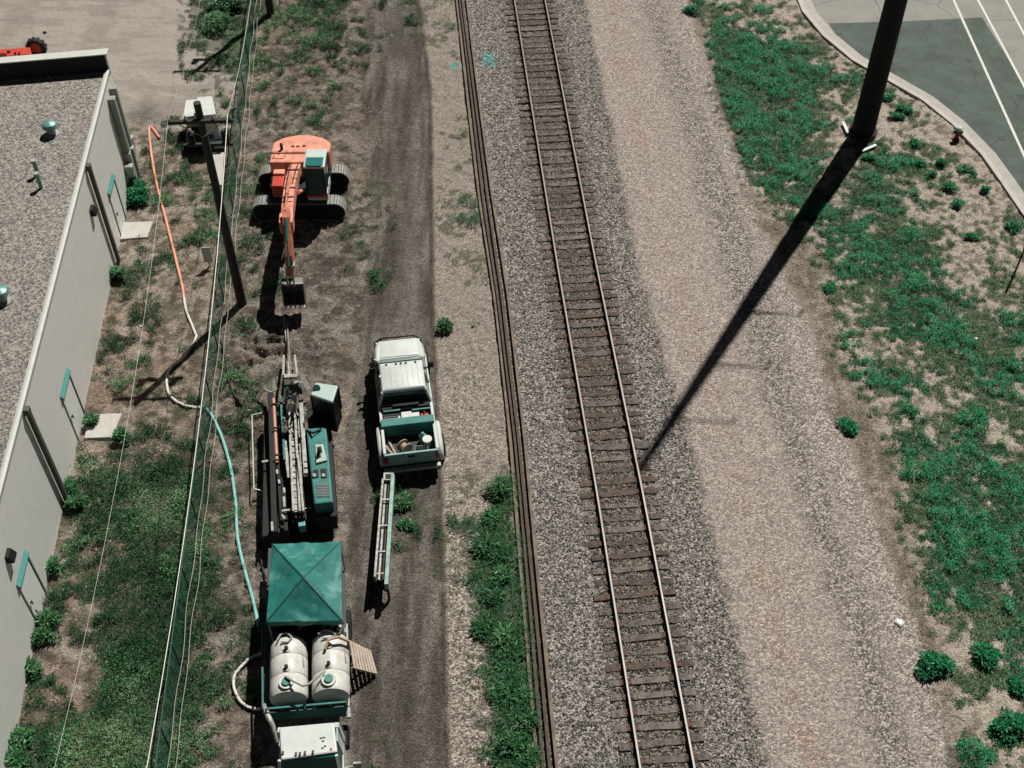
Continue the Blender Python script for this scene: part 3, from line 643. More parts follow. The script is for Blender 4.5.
for (u, v, wd) in [(88, 414, 1.15), (48, 594, 1.1), (123, 219, 1.1)]:
    yy = wy(u, v); ht = 2.12
    d = MB().box(.004, .03, yy-wd, yy, .05, ht).build('door', doorm, bld)
    MB().box(.02, .06, yy-.005, yy+.05, 0.02, ht).build('frame', jamb_shadem, d)  # north strip coloured dark to give the recess shadow on the door
    MB().box(.004, .04, yy-wd-.02, yy-wd, 0.02, ht).build('frame', trim, d)
    MB().tube([(.09, yy-wd+.12, 1.0), (.09, yy-wd+.12, 1.16)], .02, 8).box(.03, .09, yy-wd+.1, yy-wd+.14, 1.06, 1.1).build('handle', black, d)
    MB().prism([(.002, ht+.02), (.11, ht+.02), (.11, ht+.06), (.002, ht+.2)], 'y', yy-wd-.06, yy+.08).build('door_canopy', lint, bld)
for u, v in [(85, 212), (4, 557)]:
    yy = wy(u, v, 3.3); MB().prism([(.0, 3.2), (.2, 3.2), (.22, 3.28), (.1, 3.5), (.0, 3.5)], 'y', yy-.17, yy+.17).build('wall_lamp', black, bld, bevel=.01)
def vent(u, v, kind):
    p = G(u, v, HB); q_ = Matrix.Rotation(-R(4), 3, 'Z') @ (Vector((p.x, p.y, 0))-Vector((bld.location.x, bld.location.y, 0))); z = HB-.05
    if kind == 'cap':
        o = MB().tube([(q_.x,q_.y,z),(q_.x,q_.y,z+.04)], .28, 16).tube([(q_.x,q_.y,z+.02),(q_.x,q_.y,z+.32)], .15, 14).build('roof_vent', pale, bld, smooth=True)
        MB().tube([(q_.x,q_.y,z+.3),(q_.x,q_.y,z+.36),(q_.x,q_.y,z+.5),(q_.x,q_.y,z+.58)], [.26,.29,.25,.1], 16).build('vent_cap', mat('vent_cap', (.16, .33, .3), .4, .3, .2, 5), o, smooth=True)
    else:
        o = MB().tube([(q_.x,q_.y,z),(q_.x,q_.y,z+.62)], .075, 10).build('vent_pipe', mat('vent_cap', (.16, .33, .3)), bld, smooth=True)
        MB().tube([(q_.x,q_.y,z+.6),(q_.x,q_.y,z+.68)], [.12,.1], 10).build('pipe_cap', pale, o, smooth=True)
vent(52, 133, 'cap'); vent(3, 300, 'cap'); vent(38, 174, 'p'); vent(41, 187, 'p')
for (a, lab) in [([(90,414),(122,413),(112,437),(84,438)], 'larger pale concrete pad at the door beside the long downpipe'), ([(124,222),(153,221),(147,237),(120,239)], 'upper pale concrete pad below the dark green shrub'),]:
    tag(pslab(MB(), a, .1, -.2).build('concrete_pad', conc, bevel=.02), lab, 'concrete pad')
tag(pslab(MB(), [(212,150),(224,152),(222,185),(209,183)], .08, -.2).build('concrete_pad', conc, bevel=.02), 'narrow pale concrete strip between the white cabinets and the utility pole foot', 'concrete pad')

# ------------------------------------------------------------------ red machine behind the building
rm = empty('red_tractor', G(15, 56), R(3), 'red machine with black lugged tyres half hidden behind the parapet', 'tractor')
b = pslab(MB(), [(-14,50),(30,47),(31,54),(-14,58)], .75, .4); b.build('body', red, root=rm, bevel=.04)
pslab(MB(), [(-10,49.5),(6,48.5),(6,53),(-10,54)], .95, .76).build('hood', red, root=rm, bevel=.03)
for a in ([(6,50.5),(10,50.3),(10,52),(6,52.2)], [(14,52),(16,52),(16,53.5),(14,53.5)], [(18,52),(20,52),(20,53.5),(18,53.5)]): pslab(MB(), a, .8, .76).build('fitting', black, root=rm)
for (u, v) in [(39, 55), (-8, 58)]:
    c = G(u, v)+Vector((0, 0, .42)); ring = []
    tb = MB()
    for j in range(24):
        a0 = 2*math.pi*j/24; a1 = 2*math.pi*(j+1)/24
        pr = lambda a, r_, y_: (c.x+r_*math.cos(a), c.y+y_, c.z+r_*math.sin(a))
        tb.loft([[pr(a0,.27,-.13),pr(a0,.42,-.13),pr(a0,.42,.13),pr(a0,.27,.13)], [pr(a1,.27,-.13),pr(a1,.42,-.13),pr(a1,.42,.13),pr(a1,.27,.13)]], False)
        if j % 2 == 0: tb.loft([[pr(a0,.41,-.15),pr(a0,.47,-.15),pr(a0,.47,.15),pr(a0,.41,.15)], [pr(a1,.41,-.15),pr(a1,.47,-.15),pr(a1,.47,.15),pr(a1,.41,.15)]])
    wo = tb.build('wheel', rubber, root=rm); MB().tube([(c.x, c.y-.08, c.z), (c.x, c.y+.08, c.z)], .27, 16).build('rim', red, root=rm).parent = rm

# ------------------------------------------------------------------ utility poles and wires
def pole(u, v, top, label):
    p = G(u, v); r = empty('utility_pole', p, R(3), label, 'utility pole', 'wooden poles of the overhead line')
    MB().tube([(0,0,-.3),(0,0,top)], [.19,.12], 14).build('shaft', darkwood, r, smooth=True)
    MB().box(-1.08, 1.08, -.20, -.09, 8.4, 8.52).build('crossarm', darkwood, r)
    for s_ in (-1, 1): MB().bar((s_*.68, -.21, 8.4), (0, -.17, 7.85), .035, .02).build('brace', steel, r)
    MB().box(-.72, .86, .10, .21, 7.25, 7.36).build('lower_crossarm', darkwood, r)
    for x_ in (-1.0, -.45, .45, .98): MB().tube([(x_,-.145,8.52),(x_,-.145,8.6),(x_,-.145,8.63),(x_,-.145,8.7)], [.02,.06,.035,.03], 10).build('insulator', mat('porcelain', (.25,.25,.23), .3), r, smooth=True)
    for x_ in (-.5, .65):
        o = MB().tube([(x_,.15,7.37),(x_,.15,7.4),(x_,.15,7.78),(x_,.15,7.84)], [.1,.13,.13,.06], 14).build('transformer', black, r, smooth=True)
        MB().tube([(x_+.04,.15,7.8),(x_+.04,.15,7.98)], .03, 8).build('bushing', pale, o)
    MB().bar((-.62,.22,7.3),(-.1,.22,7.3),.05,.03).build('fuse_bar', teal, r)
    MB().bar((.12,.22,7.3),(.7,.22,7.3),.05,.03).build('fuse_bar', teal, r)
    for x_ in (-.45, .45): MB().tube([(x_,-.145,8.7),(x_*1.05,-.05,8.2),(x_*1.1,.15,7.9)], .012, 5).build('jumper', black, r)
    return r
pole(242, 303, 9.1, 'dark wooden pole whose crossarm stands over the white cabinets')
pole(271, 14, 9.1, 'dark wooden pole at the top edge with only its foot showing')
alu = mat('bare_wire', (.5, .49, .45), .5, .2, .1, 3)
P1 = G(242, 303); P2 = G(271, 14); dl = (P1-P2)/20.0
def wire(x_, z, lab, r_=.011, sag=1.15):
    pts = []
    c, s_ = math.cos(R(3)), math.sin(R(3))
    for a, b_ in ((P2-dl*24, P2), (P2, P1), (P1, P1+dl*24), (P1+dl*24, P1+dl*48)):
        for i in range(12):
            t = i/12; p = a.lerp(b_, t); pts.append((p.x+x_*c, p.y+x_*s_-.145, z-4*sag*t*(1-t)))
    tag(MB().tube(pts, r_, 5).build('overhead_wire', alu), lab, 'wire', 'overhead wires between the wooden poles')
wire(.95, 8.7, 'pale overhead wire from the right end of the crossarm, running above the green fence')
wire(-.98, 8.7, 'faint overhead wire from the left end of the crossarm, running over the weeds', .0035)

# ------------------------------------------------------------------ fence with green mesh
fp = [G(*p) for p in [(257,-6),(229,256),(200,512),(168,768)]]
fx = lambda y: float(np.interp(y, [p.y for p in fp][::-1], [p.x for p in fp][::-1])) if y > 15.3 else fp[-1].x+(fp[-1].y-y)*.075
mesh_m = bpy.data.materials.new('green_mesh'); mesh_m.use_nodes = True; N = mesh_m.node_tree.nodes; L = mesh_m.node_tree.links; b = N['Principled BSDF']; b.inputs['Roughness'].default_value = .7
tc = N.new('ShaderNodeTexCoord'); mp = N.new('ShaderNodeMapping'); mp.inputs['Scale'].default_value = (3, 3, .35); L.new(tc.outputs['Object'], mp.inputs[0])
nz = N.new('ShaderNodeTexNoise'); nz.inputs['Scale'].default_value = 3; nz.inputs['Detail'].default_value = 6; L.new(mp.outputs[0], nz.inputs['Vector'])
cr = N.new('ShaderNodeValToRGB'); cr.color_ramp.elements[0].color = (.004, .045, .025, 1); cr.color_ramp.elements[1].color = (.015, .13, .075, 1); cr.color_ramp.elements[0].position = .3; cr.color_ramp.elements[1].position = .7; L.new(nz.outputs[0], cr.inputs[0]); L.new(cr.outputs[0], b.inputs['Base Color'])
tr_ = N.new('ShaderNodeBsdfTransparent'); ms = N.new('ShaderNodeMixShader'); L.new(b.outputs[0], ms.inputs[2]); L.new(tr_.outputs[0], ms.inputs[1])
m2 = N.new('ShaderNodeMapRange'); m2.inputs[1].default_value = .3; m2.inputs[2].default_value = .7; m2.inputs[1].default_value = .38; m2.inputs[2].default_value = .62; m2.inputs[3].default_value = .1; m2.inputs[4].default_value = .66; L.new(nz.outputs[0], m2.inputs[0]); L.new(m2.outputs[0], ms.inputs[0])
L.new(ms.outputs[0], N['Material Output'].inputs[0])
fn = empty('green_fence', (fx(57), 57, 0), 0, 'long fence with translucent green mesh running under the pale wire', 'fence')
yy = 8.; prev = None; step = 2.6; FH = 1.35
while yy < 60:
    p = (fx(yy), yy)
    MB().tube([(p[0], p[1], -.2), (p[0], p[1], FH+.04)], .03, 8).build('post', mat('green_post', (.04, .1, .08), .5, .3), root=fn)
    if prev:
        pts = [(prev[0]+(p[0]-prev[0])*t/6, prev[1]+(p[1]-prev[1])*t/6) for t in range(7)]
        mb_ = MB()
        for (a, b_) in zip(pts[:-1], pts[1:]): mb_.add([(a[0], a[1], .04), (b_[0], b_[1], .04), (b_[0], b_[1], FH-.01), (a[0], a[1], FH-.01)], [(0, 1, 2, 3)])
        mb_.build('mesh_panel', mesh_m, root=fn)
        MB().tube([(prev[0], prev[1], FH), (p[0], p[1], FH)], .022, 6).build('top_rail', mat('green_post', (.06,.14,.11)), root=fn)
    prev = p; yy += step
for i, (o_, zc, lab) in enumerate([(.12, .5, 'left one of the two thin pale cables strung along the foot of the green fence'), (.3, .42, 'right one of the two thin pale cables strung along the foot of the green fence')]):
    pts = [(fx(y_)+o_+.03*math.sin(y_*2.1+i), y_, zc+.06*math.sin(y_*1.3+i*2)) for y_ in np.arange(10, 59, .5)]
    tag(MB().tube(pts, .008, 5).build('strung_cable', alu), lab, 'cable', 'cables along the fence')
bq = G(210, 266); wb = MB().box(-.16, .16, -.02, .02, 0, .05)
t = empty('white_board', (bq.x, bq.y, 0), R(5), 'small white board on a stake just left of the green fence', 'board')
MB().prism([(-.17,.25), (.17,.25), (.17,1.0), (-.17,1.0)], 'y', -.05, -.03).build('panel', white, t); MB().bar((0, 0, -.2), (0, 0, .95), .05).build('stake', wood, t)

# ------------------------------------------------------------------ white cabinets under the pole
t = empty('white_cabinet', G(192, 128), R(2), 'lower left one of two white utility cabinets behind the crossarm', 'cabinet')
pslab(MB(), [(187,101),(200,100),(199,114),(184,116)], 1.15, .1).build('housing', white, root=t, bevel=.02)
pslab(MB(), [(186,100),(201,99),(200,115),(183,117)], 1.2, 1.155).build('lid', white, root=t, bevel=.01)
pslab(MB(), [(186,103),(201,102),(200,117),(183,119)], .1, 0).build('plinth', conc, root=t)
t = empty('white_cabinet', G(208, 135), R(2), 'taller right one of two white utility cabinets behind the pole top', 'cabinet')
pslab(MB(), [(198,98),(211,97),(215,113),(199,115)], 1.75, .1).build('housing', white, root=t, bevel=.02)
pslab(MB(), [(197,97),(212,96),(216,114),(198,116)], 1.8, 1.755).build('lid', white, root=t, bevel=.01)
pslab(MB(), [(197,101),(212,100),(215,117),(199,119)], .1, 0).build('plinth', conc, root=t)
t = empty('pump_skid', G(203, 150), R(2), 'dark pump skid with teal rail standing before the white cabinets', 'pump')
pslab(MB(), [(183,138),(222,136),(224,148),(183,150)], .25, .05).build('skid_frame', black, root=t, bevel=.01)
pslab(MB(), [(186,127),(200,126),(200,138),(186,140)], .75, .26).build('engine', black, root=t, bevel=.04)
pslab(MB(), [(205,129),(213,129),(213,139),(205,140)], .7, .26).build('pump_housing', teal, root=t, bevel=.04)
MB().tube([G(184,145,.5), G(223,142,.5)], .05, 8).build('rail', teal, root=t)
for u, v in [(180,136),(222,140)]: MB().tube([G(u,v,.3)+Vector((-.06,0,0)), G(u,v,.3)+Vector((.06,0,0))], .2, 14).build('wheel', rubber, root=t)

# ------------------------------------------------------------------ steel monopole
mp_ = G(862, 134); t = empty('steel_monopole', mp_, 0, 'tall dark steel transmission pole rising past the camera from the weeds', 'transmission pole')
dark = mat('weathering_steel', (.012, .011, .011), .85, 0, .2, 1.5)
MB().tube([(0,0,.25),(0,0,8),(0,0,16),(0,0,24),(0,0,33.3)], [.5,.42,.34,.26,.15], 24).build('shaft', dark, t, smooth=True)
MB().tube([(0,0,.12),(0,0,.25)], .6, 24).build('base_flange', dark, t)
MB().tube([(0,0,-.3),(0,0,.04)], .64, 24).build('footing', mat('dirty_footing', (.12,.1,.08), .9), t)
for z in (29.3, 24.6, 19.8):
    a = MB().tube([(.1,0,z),(1.2,0,z+.15),(2.2,0,z+.35)], [.06,.05,.03], 8).build('arm', dark, t); MB().tube([(2.15,0,z+.3),(2.15,0,z-.25)], .05, 8).build('insulator', dark, a)
for (p, q_, lab) in [((843,122),(848,133),'white board left of the monopole foot'), ((862,151),(876,145),'white board lying just below the monopole foot'), ((866,139),(872,138),'short white board against the monopole foot')]:
    a = G(*p, .12); b_ = G(*q_, .12); tag(MB().bar(a, b_, .13, .05).build('white_board', white), lab, 'board')

# ------------------------------------------------------------------ excavator
ex = empty('excavator', (-8.6, 39.95, 0), R(0.5), 'orange crawler excavator with its boom stretched towards the drill rig', 'excavator')
trm = mat('track_shoe', (.24, .24, .215), .7, .3, .3, 8, dirt=(.15, .145, .13))
for yc in (-1.0, 1.0):
    poly = []
    for j in range(13): a = math.pi/2+math.pi*j/12; poly.append((-1.48+.4*math.cos(a), .42+.4*math.sin(a)))
    for j in range(13): a = -math.pi/2+math.pi*j/12; poly.append((1.43+.4*math.cos(a), .42+.4*math.sin(a)))
    tk = MB().prism(poly, 'y', yc-.27, yc+.27).build('track', black, ex)  # body coloured black for the shade on its side; shoes stay pale
    # shoes around the belt
    tb = MB(); per = []
    for j in range(len(poly)):
        a = Vector(poly[j]); b_ = Vector(poly[(j+1) % len(poly)]); n_ = max(1, int((b_-a).length/.16))
        for q_ in range(n_): per.append((a.lerp(b_, (q_+.5)/n_), (b_-a).normalized(), (b_-a).length/n_))
    for (c, d, l_) in per:
        nn = Vector((d.y, -d.x)); h = l_*.42; x_ = lambda s1, s2: c+d*s1+nn*s2
        tb.prism([tuple(x_(-h, -.01)), tuple(x_(h, -.01)), tuple(x_(h, .035)), tuple(x_(-h, .035))], 'y', yc-.29, yc+.29)
    tb.build('track_shoes', trm, tk)
    for sx_ in (-1.48, 1.43): MB().tube([(sx_, yc-.3, .42), (sx_, yc+.3, .42)], .22, 14).build('sprocket', black, tk)
MB().box(-.9, .9, -.9, .9, .35, .75).tube([(0,0,.7),(0,0,.98)], .6, 20).build('undercarriage', black, ex)
MB().box(-1.1, 1.2, -1.3, 1.2, .98, 1.15).build('deck', black, ex)
cw = []
for j in range(15): a = math.pi*(.16+.68*j/14); cw.append((.05+1.36*math.cos(a)*1.0, .62+1.12*math.sin(a)))
cw = [(1.2,.55)]+cw+[(-1.15,.55)]
MB().prism(cw, 'z', 1.1, 2.02).build('counterweight', orange, ex, bevel=.06, smooth=True)
MB().box(-1.15, .35, .0, .62, 1.15, 1.95).build('engine_hood', orange, ex, bevel=.05)
MB().box(-1.1, -.45, -.85, -.02, 1.16, 1.45).build('side_deck', black, ex, bevel=.02)
MB().box(-.95, -.5, -1.25, -.6, 1.16, 1.75).build('tank_box', red, ex, bevel=.03)
MB().box(-.95, -.5, -.59, -.3, 1.16, 1.85).build('filler_box', orange, ex, bevel=.03)
MB().tube([(-.72,.75,2.02),(-.72,.75,2.3)], .06, 10).build('exhaust', black, ex)
for x_, y_ in ((-.35,.9),(-.15,.9),(.1,.92)): MB().box(x_, x_+.12, y_, y_+.06, 2.021, 2.05).build('vent_slot', black, ex)
MB().tube([(-1.0,.35,1.95),(-1.0,.35,2.15),(-.55,.35,2.15),(-.55,.35,1.95)], .02, 6).build('handrail', orange, ex)
# cab
cab = MB().box(.47, 1.27, -1.42, -.3, 1.15, 1.5).build('cab', mat('cab_paint', (.45,.5,.46), .4, 0, .1), ex, bevel=.02)
for (a, b_) in (((.5,-1.52),(.5,-1.42)), ((1.24,-1.52),(1.22,-1.42)), ((.5,-.33),(.5,-.33)), ((1.24,-.33),(1.22,-.33)), ((.5,-.95),(.5,-.95)), ((1.24,-.95),(1.22,-.95))):
    MB().bar((a[0], a[1], 1.45), (b_[0], b_[1], 2.72), .055).build('pillar', black, cab)
cabr = mat('cab_roof', (.5,.56,.52), .4, 0, .1, 3)
MB().prism([(.45,-1.42),(1.29,-1.42),(1.29,-.25),(.45,-.25)], 'z', 2.7, 2.82).build('cab_roof', cabr, cab, bevel=.05)
MB().prism([(.53,-1.34),(.62,-1.4),(1.12,-1.4),(1.21,-1.34),(1.21,-.85),(.53,-.85)], 'z', 2.821, 2.86).build('roof_hatch', mat('hatch_glass', (.03,.16,.15), .15, 0, .15), cab, bevel=.02)
gl = MB().add([(.52,-1.53,1.52),(1.22,-1.53,1.52),(1.2,-1.43,2.7),(.52,-1.43,2.7)], [(0,1,2,3)]); gl.build('front_window', glass, cab)
MB().box(1.235,1.245,-1.4,-.35,1.5,2.68).build('side_window', glass, cab); MB().box(.475,.485,-1.4,-.35,1.5,2.68).build('side_window', glass, cab)
MB().box(.47,1.26,-1.56,-1.5,1.4,1.5).build('cab_sill', red, cab)
# boom, stick, bucket
top = [(.15,1.85),(-.8,2.35),(-2.5,2.95),(-4.2,3.2),(-5.0,3.1)]; bot = [(-5.1,2.8),(-4.2,2.72),(-2.5,2.4),(-.8,1.85),(.1,1.45)]
MB().prism([(a, b_) for a, b_ in top+bot], 'x', -.33, .1).build('boom', orange, ex, bevel=.03)
MB().tube([(-.4,-.9,1.35),(-.4,-2.6,2.6)], .075, 10).build('boom_cylinder', black, ex); MB().tube([(.18,-.9,1.35),(.18,-2.6,2.6)], .075, 10).build('boom_cylinder', orange, ex)
MB().tube([(-.11,-2.0,2.95),(-.11,-3.7,3.42)], .075, 10).tube([(-.11,-3.7,3.42),(-.11,-4.85,3.6)], .04, 8).build('stick_cylinder', mat('orange_worn', (.5,.2,.13), .5, 0, .3, 6), ex)
MB().tube([(-.24,-.3,2.15),(-.24,-1.0,2.5),(-.22,-2.5,3.02),(-.2,-4.2,3.26)], .022, 6).tube([(.02,-.3,2.15),(.02,-1.0,2.5),(.0,-2.5,3.02)], .022, 6).build('boom_hose', black, ex)
for z_ in range(4): MB().bar((-.34,-1.0-z_*.9,2.45+z_*.28),(.12,-1.0-z_*.9,2.45+z_*.28),.06,.03).build('hose_clamp', black, ex)
st_ = [(-4.7,3.65),(-5.1,3.5),(-6.05,2.45),(-6.4,1.75),(-6.2,1.62),(-5.7,2.05),(-4.95,2.75),(-4.75,2.95)]
MB().prism(st_, 'x', -.22, .06).build('stick', mat('orange_shade', (.55,.17,.09), .5, 0, .25, 4, dirt=(.32,.11,.07)), ex, bevel=.02)
MB().box(-.36,-.26,-5.15,-4.6,2.75,3.3).box(.04,.13,-5.15,-4.6,2.75,3.3).build('boom_fork', orange, ex, bevel=.02)
MB().tube([(-.08,-5.2,3.55),(-.08,-5.8,2.95)], .06, 10).tube([(-.08,-5.8,2.95),(-.08,-6.4,2.28)], .04, 8).build('bucket_cylinder', teal, ex)
MB().bar((-.25,-6.0,2.1),(-.25,-6.4,2.25),.06).bar((.09,-6.0,2.1),(.09,-6.4,2.25),.06).bar((-.2,-6.4,2.25),(-.2,-6.75,1.6),.06).bar((.04,-6.4,2.25),(.04,-6.75,1.6),.06).build('linkage', pale, ex)
bk = MB()
prof = [(-6.15,1.62),(-6.75,1.62),(-6.95,1.45)]
back = [(-6.75,1.62),(-6.3,1.6),(-6.0,1.3),(-5.95,.9),(-6.15,.55),(-6.6,.42),(-7.0,.5)]
inn = [(-6.73,1.56),(-6.33,1.54),(-6.06,1.27),(-6.01,.92),(-6.19,.61),(-6.6,.48),(-6.98,.55)]
sq = lambda L_: [(-6.3+(a+6.3)*.8, 1.6+(b_-1.6)*.8) for a, b_ in L_]
back = sq(back); inn = sq(inn)
bx0, bx1 = -.46, .36
bk.loft([[(bx0,p[0],p[1]) for p in back+inn[::-1]], [(bx1,p[0],p[1]) for p in back+inn[::-1]]])
for x0_ in (bx0, bx1-.04): bk.prism(back, 'x', x0_-.003 if x0_ == bx0 else x0_+.003, x0_+.037 if x0_ == bx0 else x0_+.043)
bko = bk.build('bucket', mat('bucket_steel', (.2,.19,.17), .6, .4, .3, 6), ex)
for j in range(5): x_ = bx0+.05+j*.17; MB().loft([[(x_,-6.83,.7),(x_+.08,-6.83,.7),(x_+.08,-6.83,.77),(x_,-6.83,.77)],[(x_+.02,-7.0,.7),(x_+.06,-7.0,.7),(x_+.06,-7.0,.73),(x_+.02,-7.0,.73)]]).build('tooth', pale, bko)
MB().box(bx0, bx1, -6.7, -6.64, 1.6, 1.66).build('bucket_lip', pale, bko)

for ch in list(ex.children):
    if ch.name.split('.')[0] in ('boom','boom_cylinder','stick','stick_cylinder','boom_hose','hose_clamp','boom_fork','bucket_cylinder','linkage','bucket','bucket_lip'): ch.rotation_euler = (0, 0, R(4.2)); ch.location = (.02, -.12, 0)

# ------------------------------------------------------------------ drill rig
rg = empty('drill_rig', G(300, 475), R(8), 'teal and black horizontal drill rig with swivelled operator cab', 'drill rig')
def wbar(a, za, b_, zb, w_, h_=None): return MB().bar(G(*a, za), G(*b_, zb), w_, h_)
for (a, b_) in (((282,452),(288,532)), ((318,462),(327,530))):
    A = G(*a); B = G(*b_); d = (B-A).normalized(); s_ = Vector((-d.y, d.x, 0))*.19; rings = []
    n_ = 10; prof_ = [(0,.25),(.08,.1),(.25,0.02)]; Lh = (B-A).length
    pl = [(0,.35),(.06,.15),(.25,.02),(Lh-.25,.02),(Lh-.06,.15),(Lh,.35),(Lh-.06,.55),(Lh-.25,.68),(.25,.68),(.06,.55)]
    tk = MB().loft([[A+d*x_+Vector((0,0,z_))+s_ for x_, z_ in pl], [A+d*x_+Vector((0,0,z_))-s_ for x_, z_ in pl]]).build('track', rubber, root=rg)
    lg = MB()
    for j in range(int(Lh/.16)): c = A+d*(.2+j*.16); lg.bar(c-s_*1.05+Vector((0,0,.69)), c+s_*1.05+Vector((0,0,.69)), .07, .05)
    lg.build('track_lug', rubber, root=rg)
pslab(MB(), [(281,432),(331,428),(337,515),(290,522)], .95, .5).build('chassis', black, root=rg, bevel=.02)
pslab(MB(), [(306,428),(326,427),(333,502),(314,504)], 1.75, .96).build('engine_cover', teal, root=rg, bevel=.05)
pl_ = pslab(MB(), [(315,444),(323,444),(327,460),(316,463)], 1.83, 1.755).build('cover_plate', mat('pale_teal', (.36,.47,.42), .45, 0, .2), root=rg, bevel=.02)
pslab(MB(), [(317,447),(321,446),(322.5,452),(320.5,453),(321,457),(318,458),(317.5,453)], 1.85, 1.832).build('exhaust_opening', black, root=rg)
MB().tube([G(319,450,1.84), G(319,450,2.1)], .05, 10).build('exhaust', black, root=rg)
pslab(MB(), [(313,470),(318,469),(318.5,477),(314,478)], 1.78, 1.752).build('hatch', black, root=rg); pslab(MB(), [(320.5,469),(326,468.5),(327,477),(321.5,477.5)], 1.78, 1.752).build('hatch', black, root=rg)
for u, v in ((314.5,475),(323.5,475)): MB().tube([G(u,v,1.78), G(u,v,1.84)], .06, 10).build('light', mat('pale_lens', (.6,.7,.66), .3), root=rg)
g_ = pslab(MB(), [(316,483.5),(328,483),(330,497),(317,497.5)], 1.765, 1.752).build('grille', mat('grille_grey', (.1,.13,.13), .6), root=rg)
gb = MB()
for j in range(8): v = 485+j*1.6; gb.bar(G(316.3+j*.13,v,1.775), G(328.5+j*.2,v-.4,1.775), .018, .02)
gb.build('grille_bar', mat('grille_bar', (.2,.26,.25), .5), root=rg)
pslab(MB(), [(312,503),(334,501),(336,516),(315,518)], 1.25, .55).build('radiator_box', black, root=rg, bevel=.03)
sb = MB()
for j in range(6): sb.bar(G(321+j*2.4,524-j*.5,.55), G(323+j*2.4,519.5-j*.4,.62), .05, .04)
sb.bar(G(319,525,.55), G(336,521,.55), .04, .04); sb.build('rear_step', pale, root=rg)
# operator cab
cb = [(315,382),(338,385.5),(332.5,402),(310.5,394.5)]
cbo = pslab(MB(), [(u, v) for u, v in cb], 2.55, 1.0)
cc = [G(u, v, 2.5) for u, v in cb]; ctr = sum(cc, Vector())/4
cab_in = [ctr+(p-ctr)*.97 for p in cc]
cbo = MB().loft([[(p.x,p.y,.9) for p in cab_in], [(p.x,p.y,1.35) for p in cab_in]]).build('cab', black, root=rg, bevel=.03)
def side(a, b_, z0, z1, name, m_, inset=.0):
    d = (b_-a).normalized(); n_ = Vector((-d.y, d.x, 0))*.012; MB().add([(a.x+n_.x,a.y+n_.y,z0),(b_.x+n_.x,b_.y+n_.y,z0),(b_.x+n_.x,b_.y+n_.y,z1),(a.x+n_.x,a.y+n_.y,z1)], [(0,1,2,3)]).build(name, m_, root=rg)
for j in range(4):
    a, b_ = cab_in[j], cab_in[(j+1) % 4]; side(a, b_, 1.36, 2.44, 'cab_window', mat('black_window', (.008,.012,.012), .35, 0, .1, spec=.3))
    MB().bar((a.x,a.y,1.35), (a.x,a.y,2.46), .07).build('cab_pillar', black, root=rg)
MB().bar(G(339,395,1.9), G(336,412,1.1), .06, .06).build('grab_rail', red, root=rg)
pale_roof = mat('rig_cab_roof', (.38,.48,.44), .4, 0, .12, 3, dirt=(.36,.47,.43))
pslab(MB(), cb, 2.58, 2.46).build('cab_roof', pale_roof, root=rg, bevel=.04)
MB().tube([G(316.5,388.5,2.585), G(316.5,388.5,2.64)], .13, 18).build('roof_fan', mat('fan_dark', (.02,.09,.08), .4), root=rg)
MB().bar(G(314,397.5,2.3), G(331,404,2.3), .05, .09).build('visor', mat('visor_teal', (.25,.45,.42), .4), root=rg)
pslab(MB(), [(306,404),(326,404),(330,425),(308,427)], 1.2, .7).build('cab_platform', black, root=rg, bevel=.02)
MB().tube([G(306,411,1.5), G(312,409,1.65), G(320,410,1.6)], .035, 8).build('pipe_bend', mat('visor_teal', ()), root=rg)
MB().tube([G(307,431,1.7), G(313,433,1.9), G(320,430,1.8), G(322,424,1.4)], .04, 8).build('hose', black, root=rg)
# rack
for (a, b_, w_, z_) in (((289,408),(293.5,512),.07,1.5), ((295,412),(300,512),.07,1.5), ((298,455),(303.5,512),.07,1.48)):
    wbar(a, z_+.1, b_, z_-.25, w_, .14).build('rack_rail', pale, root=rg, bevel=.01)
wbar((292,410), 1.5, (298.5,512), 1.18, .22, .06).build('rack_channel', steel, root=rg)
lad = MB()
for j in range(15): t_ = j/14; a = Vector((290+5*t_, 420+90*t_)); lad.bar(G(a.x-1, a.y, 1.52-.3*t_), G(a.x+9, a.y-.6, 1.52-.3*t_), .04, .04)
lad.bar(G(289.5,420,1.52), G(294.5,510,1.22), .03, .03).bar(G(298.5,420,1.52), G(303.5,509.5,1.22), .03, .03); lad.build('rack_ladder', steel, root=rg)
wbar((301,404), 1.55, (306,477), 1.4, .14, .14).build('side_channel', pale, root=rg, bevel=.02)
for v in (462, 468, 474): wbar((304,v), 1.49, (308,v-.2), 1.49, .05, .03).build('channel_clip', black, root=rg)
wbar((281,397), 1.5, (285,461), 1.35, .07, .16).build('teal_rail', teal, root=rg)
wbar((284.5,440), 1.35, (289.5,478), 1.25, .12, .1).build('guide_bar', steel, root=rg)
MB().tube([G(273.5,399,1.45), G(277,463,1.3)], .065, 12).build('drill_pipe', mat('copper_pipe', (.4,.21,.14), .5, .2, .15, 3), root=rg, smooth=True)
for v in (404, 428, 455): wbar((271.5+(v-399)*.055,v), 1.52, (277+(v-399)*.055,v-.3), 1.52, .05, .05).build('pipe_clamp', black, root=rg)
pslab(MB(), [(264,414),(281,411),(288,530),(262,537)], .9, .25).build('dark_mass', black, root=rg, bevel=.02)  # added black box, fills in for track, hoses and cast shadow together
wbar((271,396), 1.3, (275,535), .95, .18, .4).build('pipe_loader', black, root=rg, bevel=.02)
wbar((278,462), 1.15, (283,530), .9, .1, .25).build('loader_beam', black, root=rg)
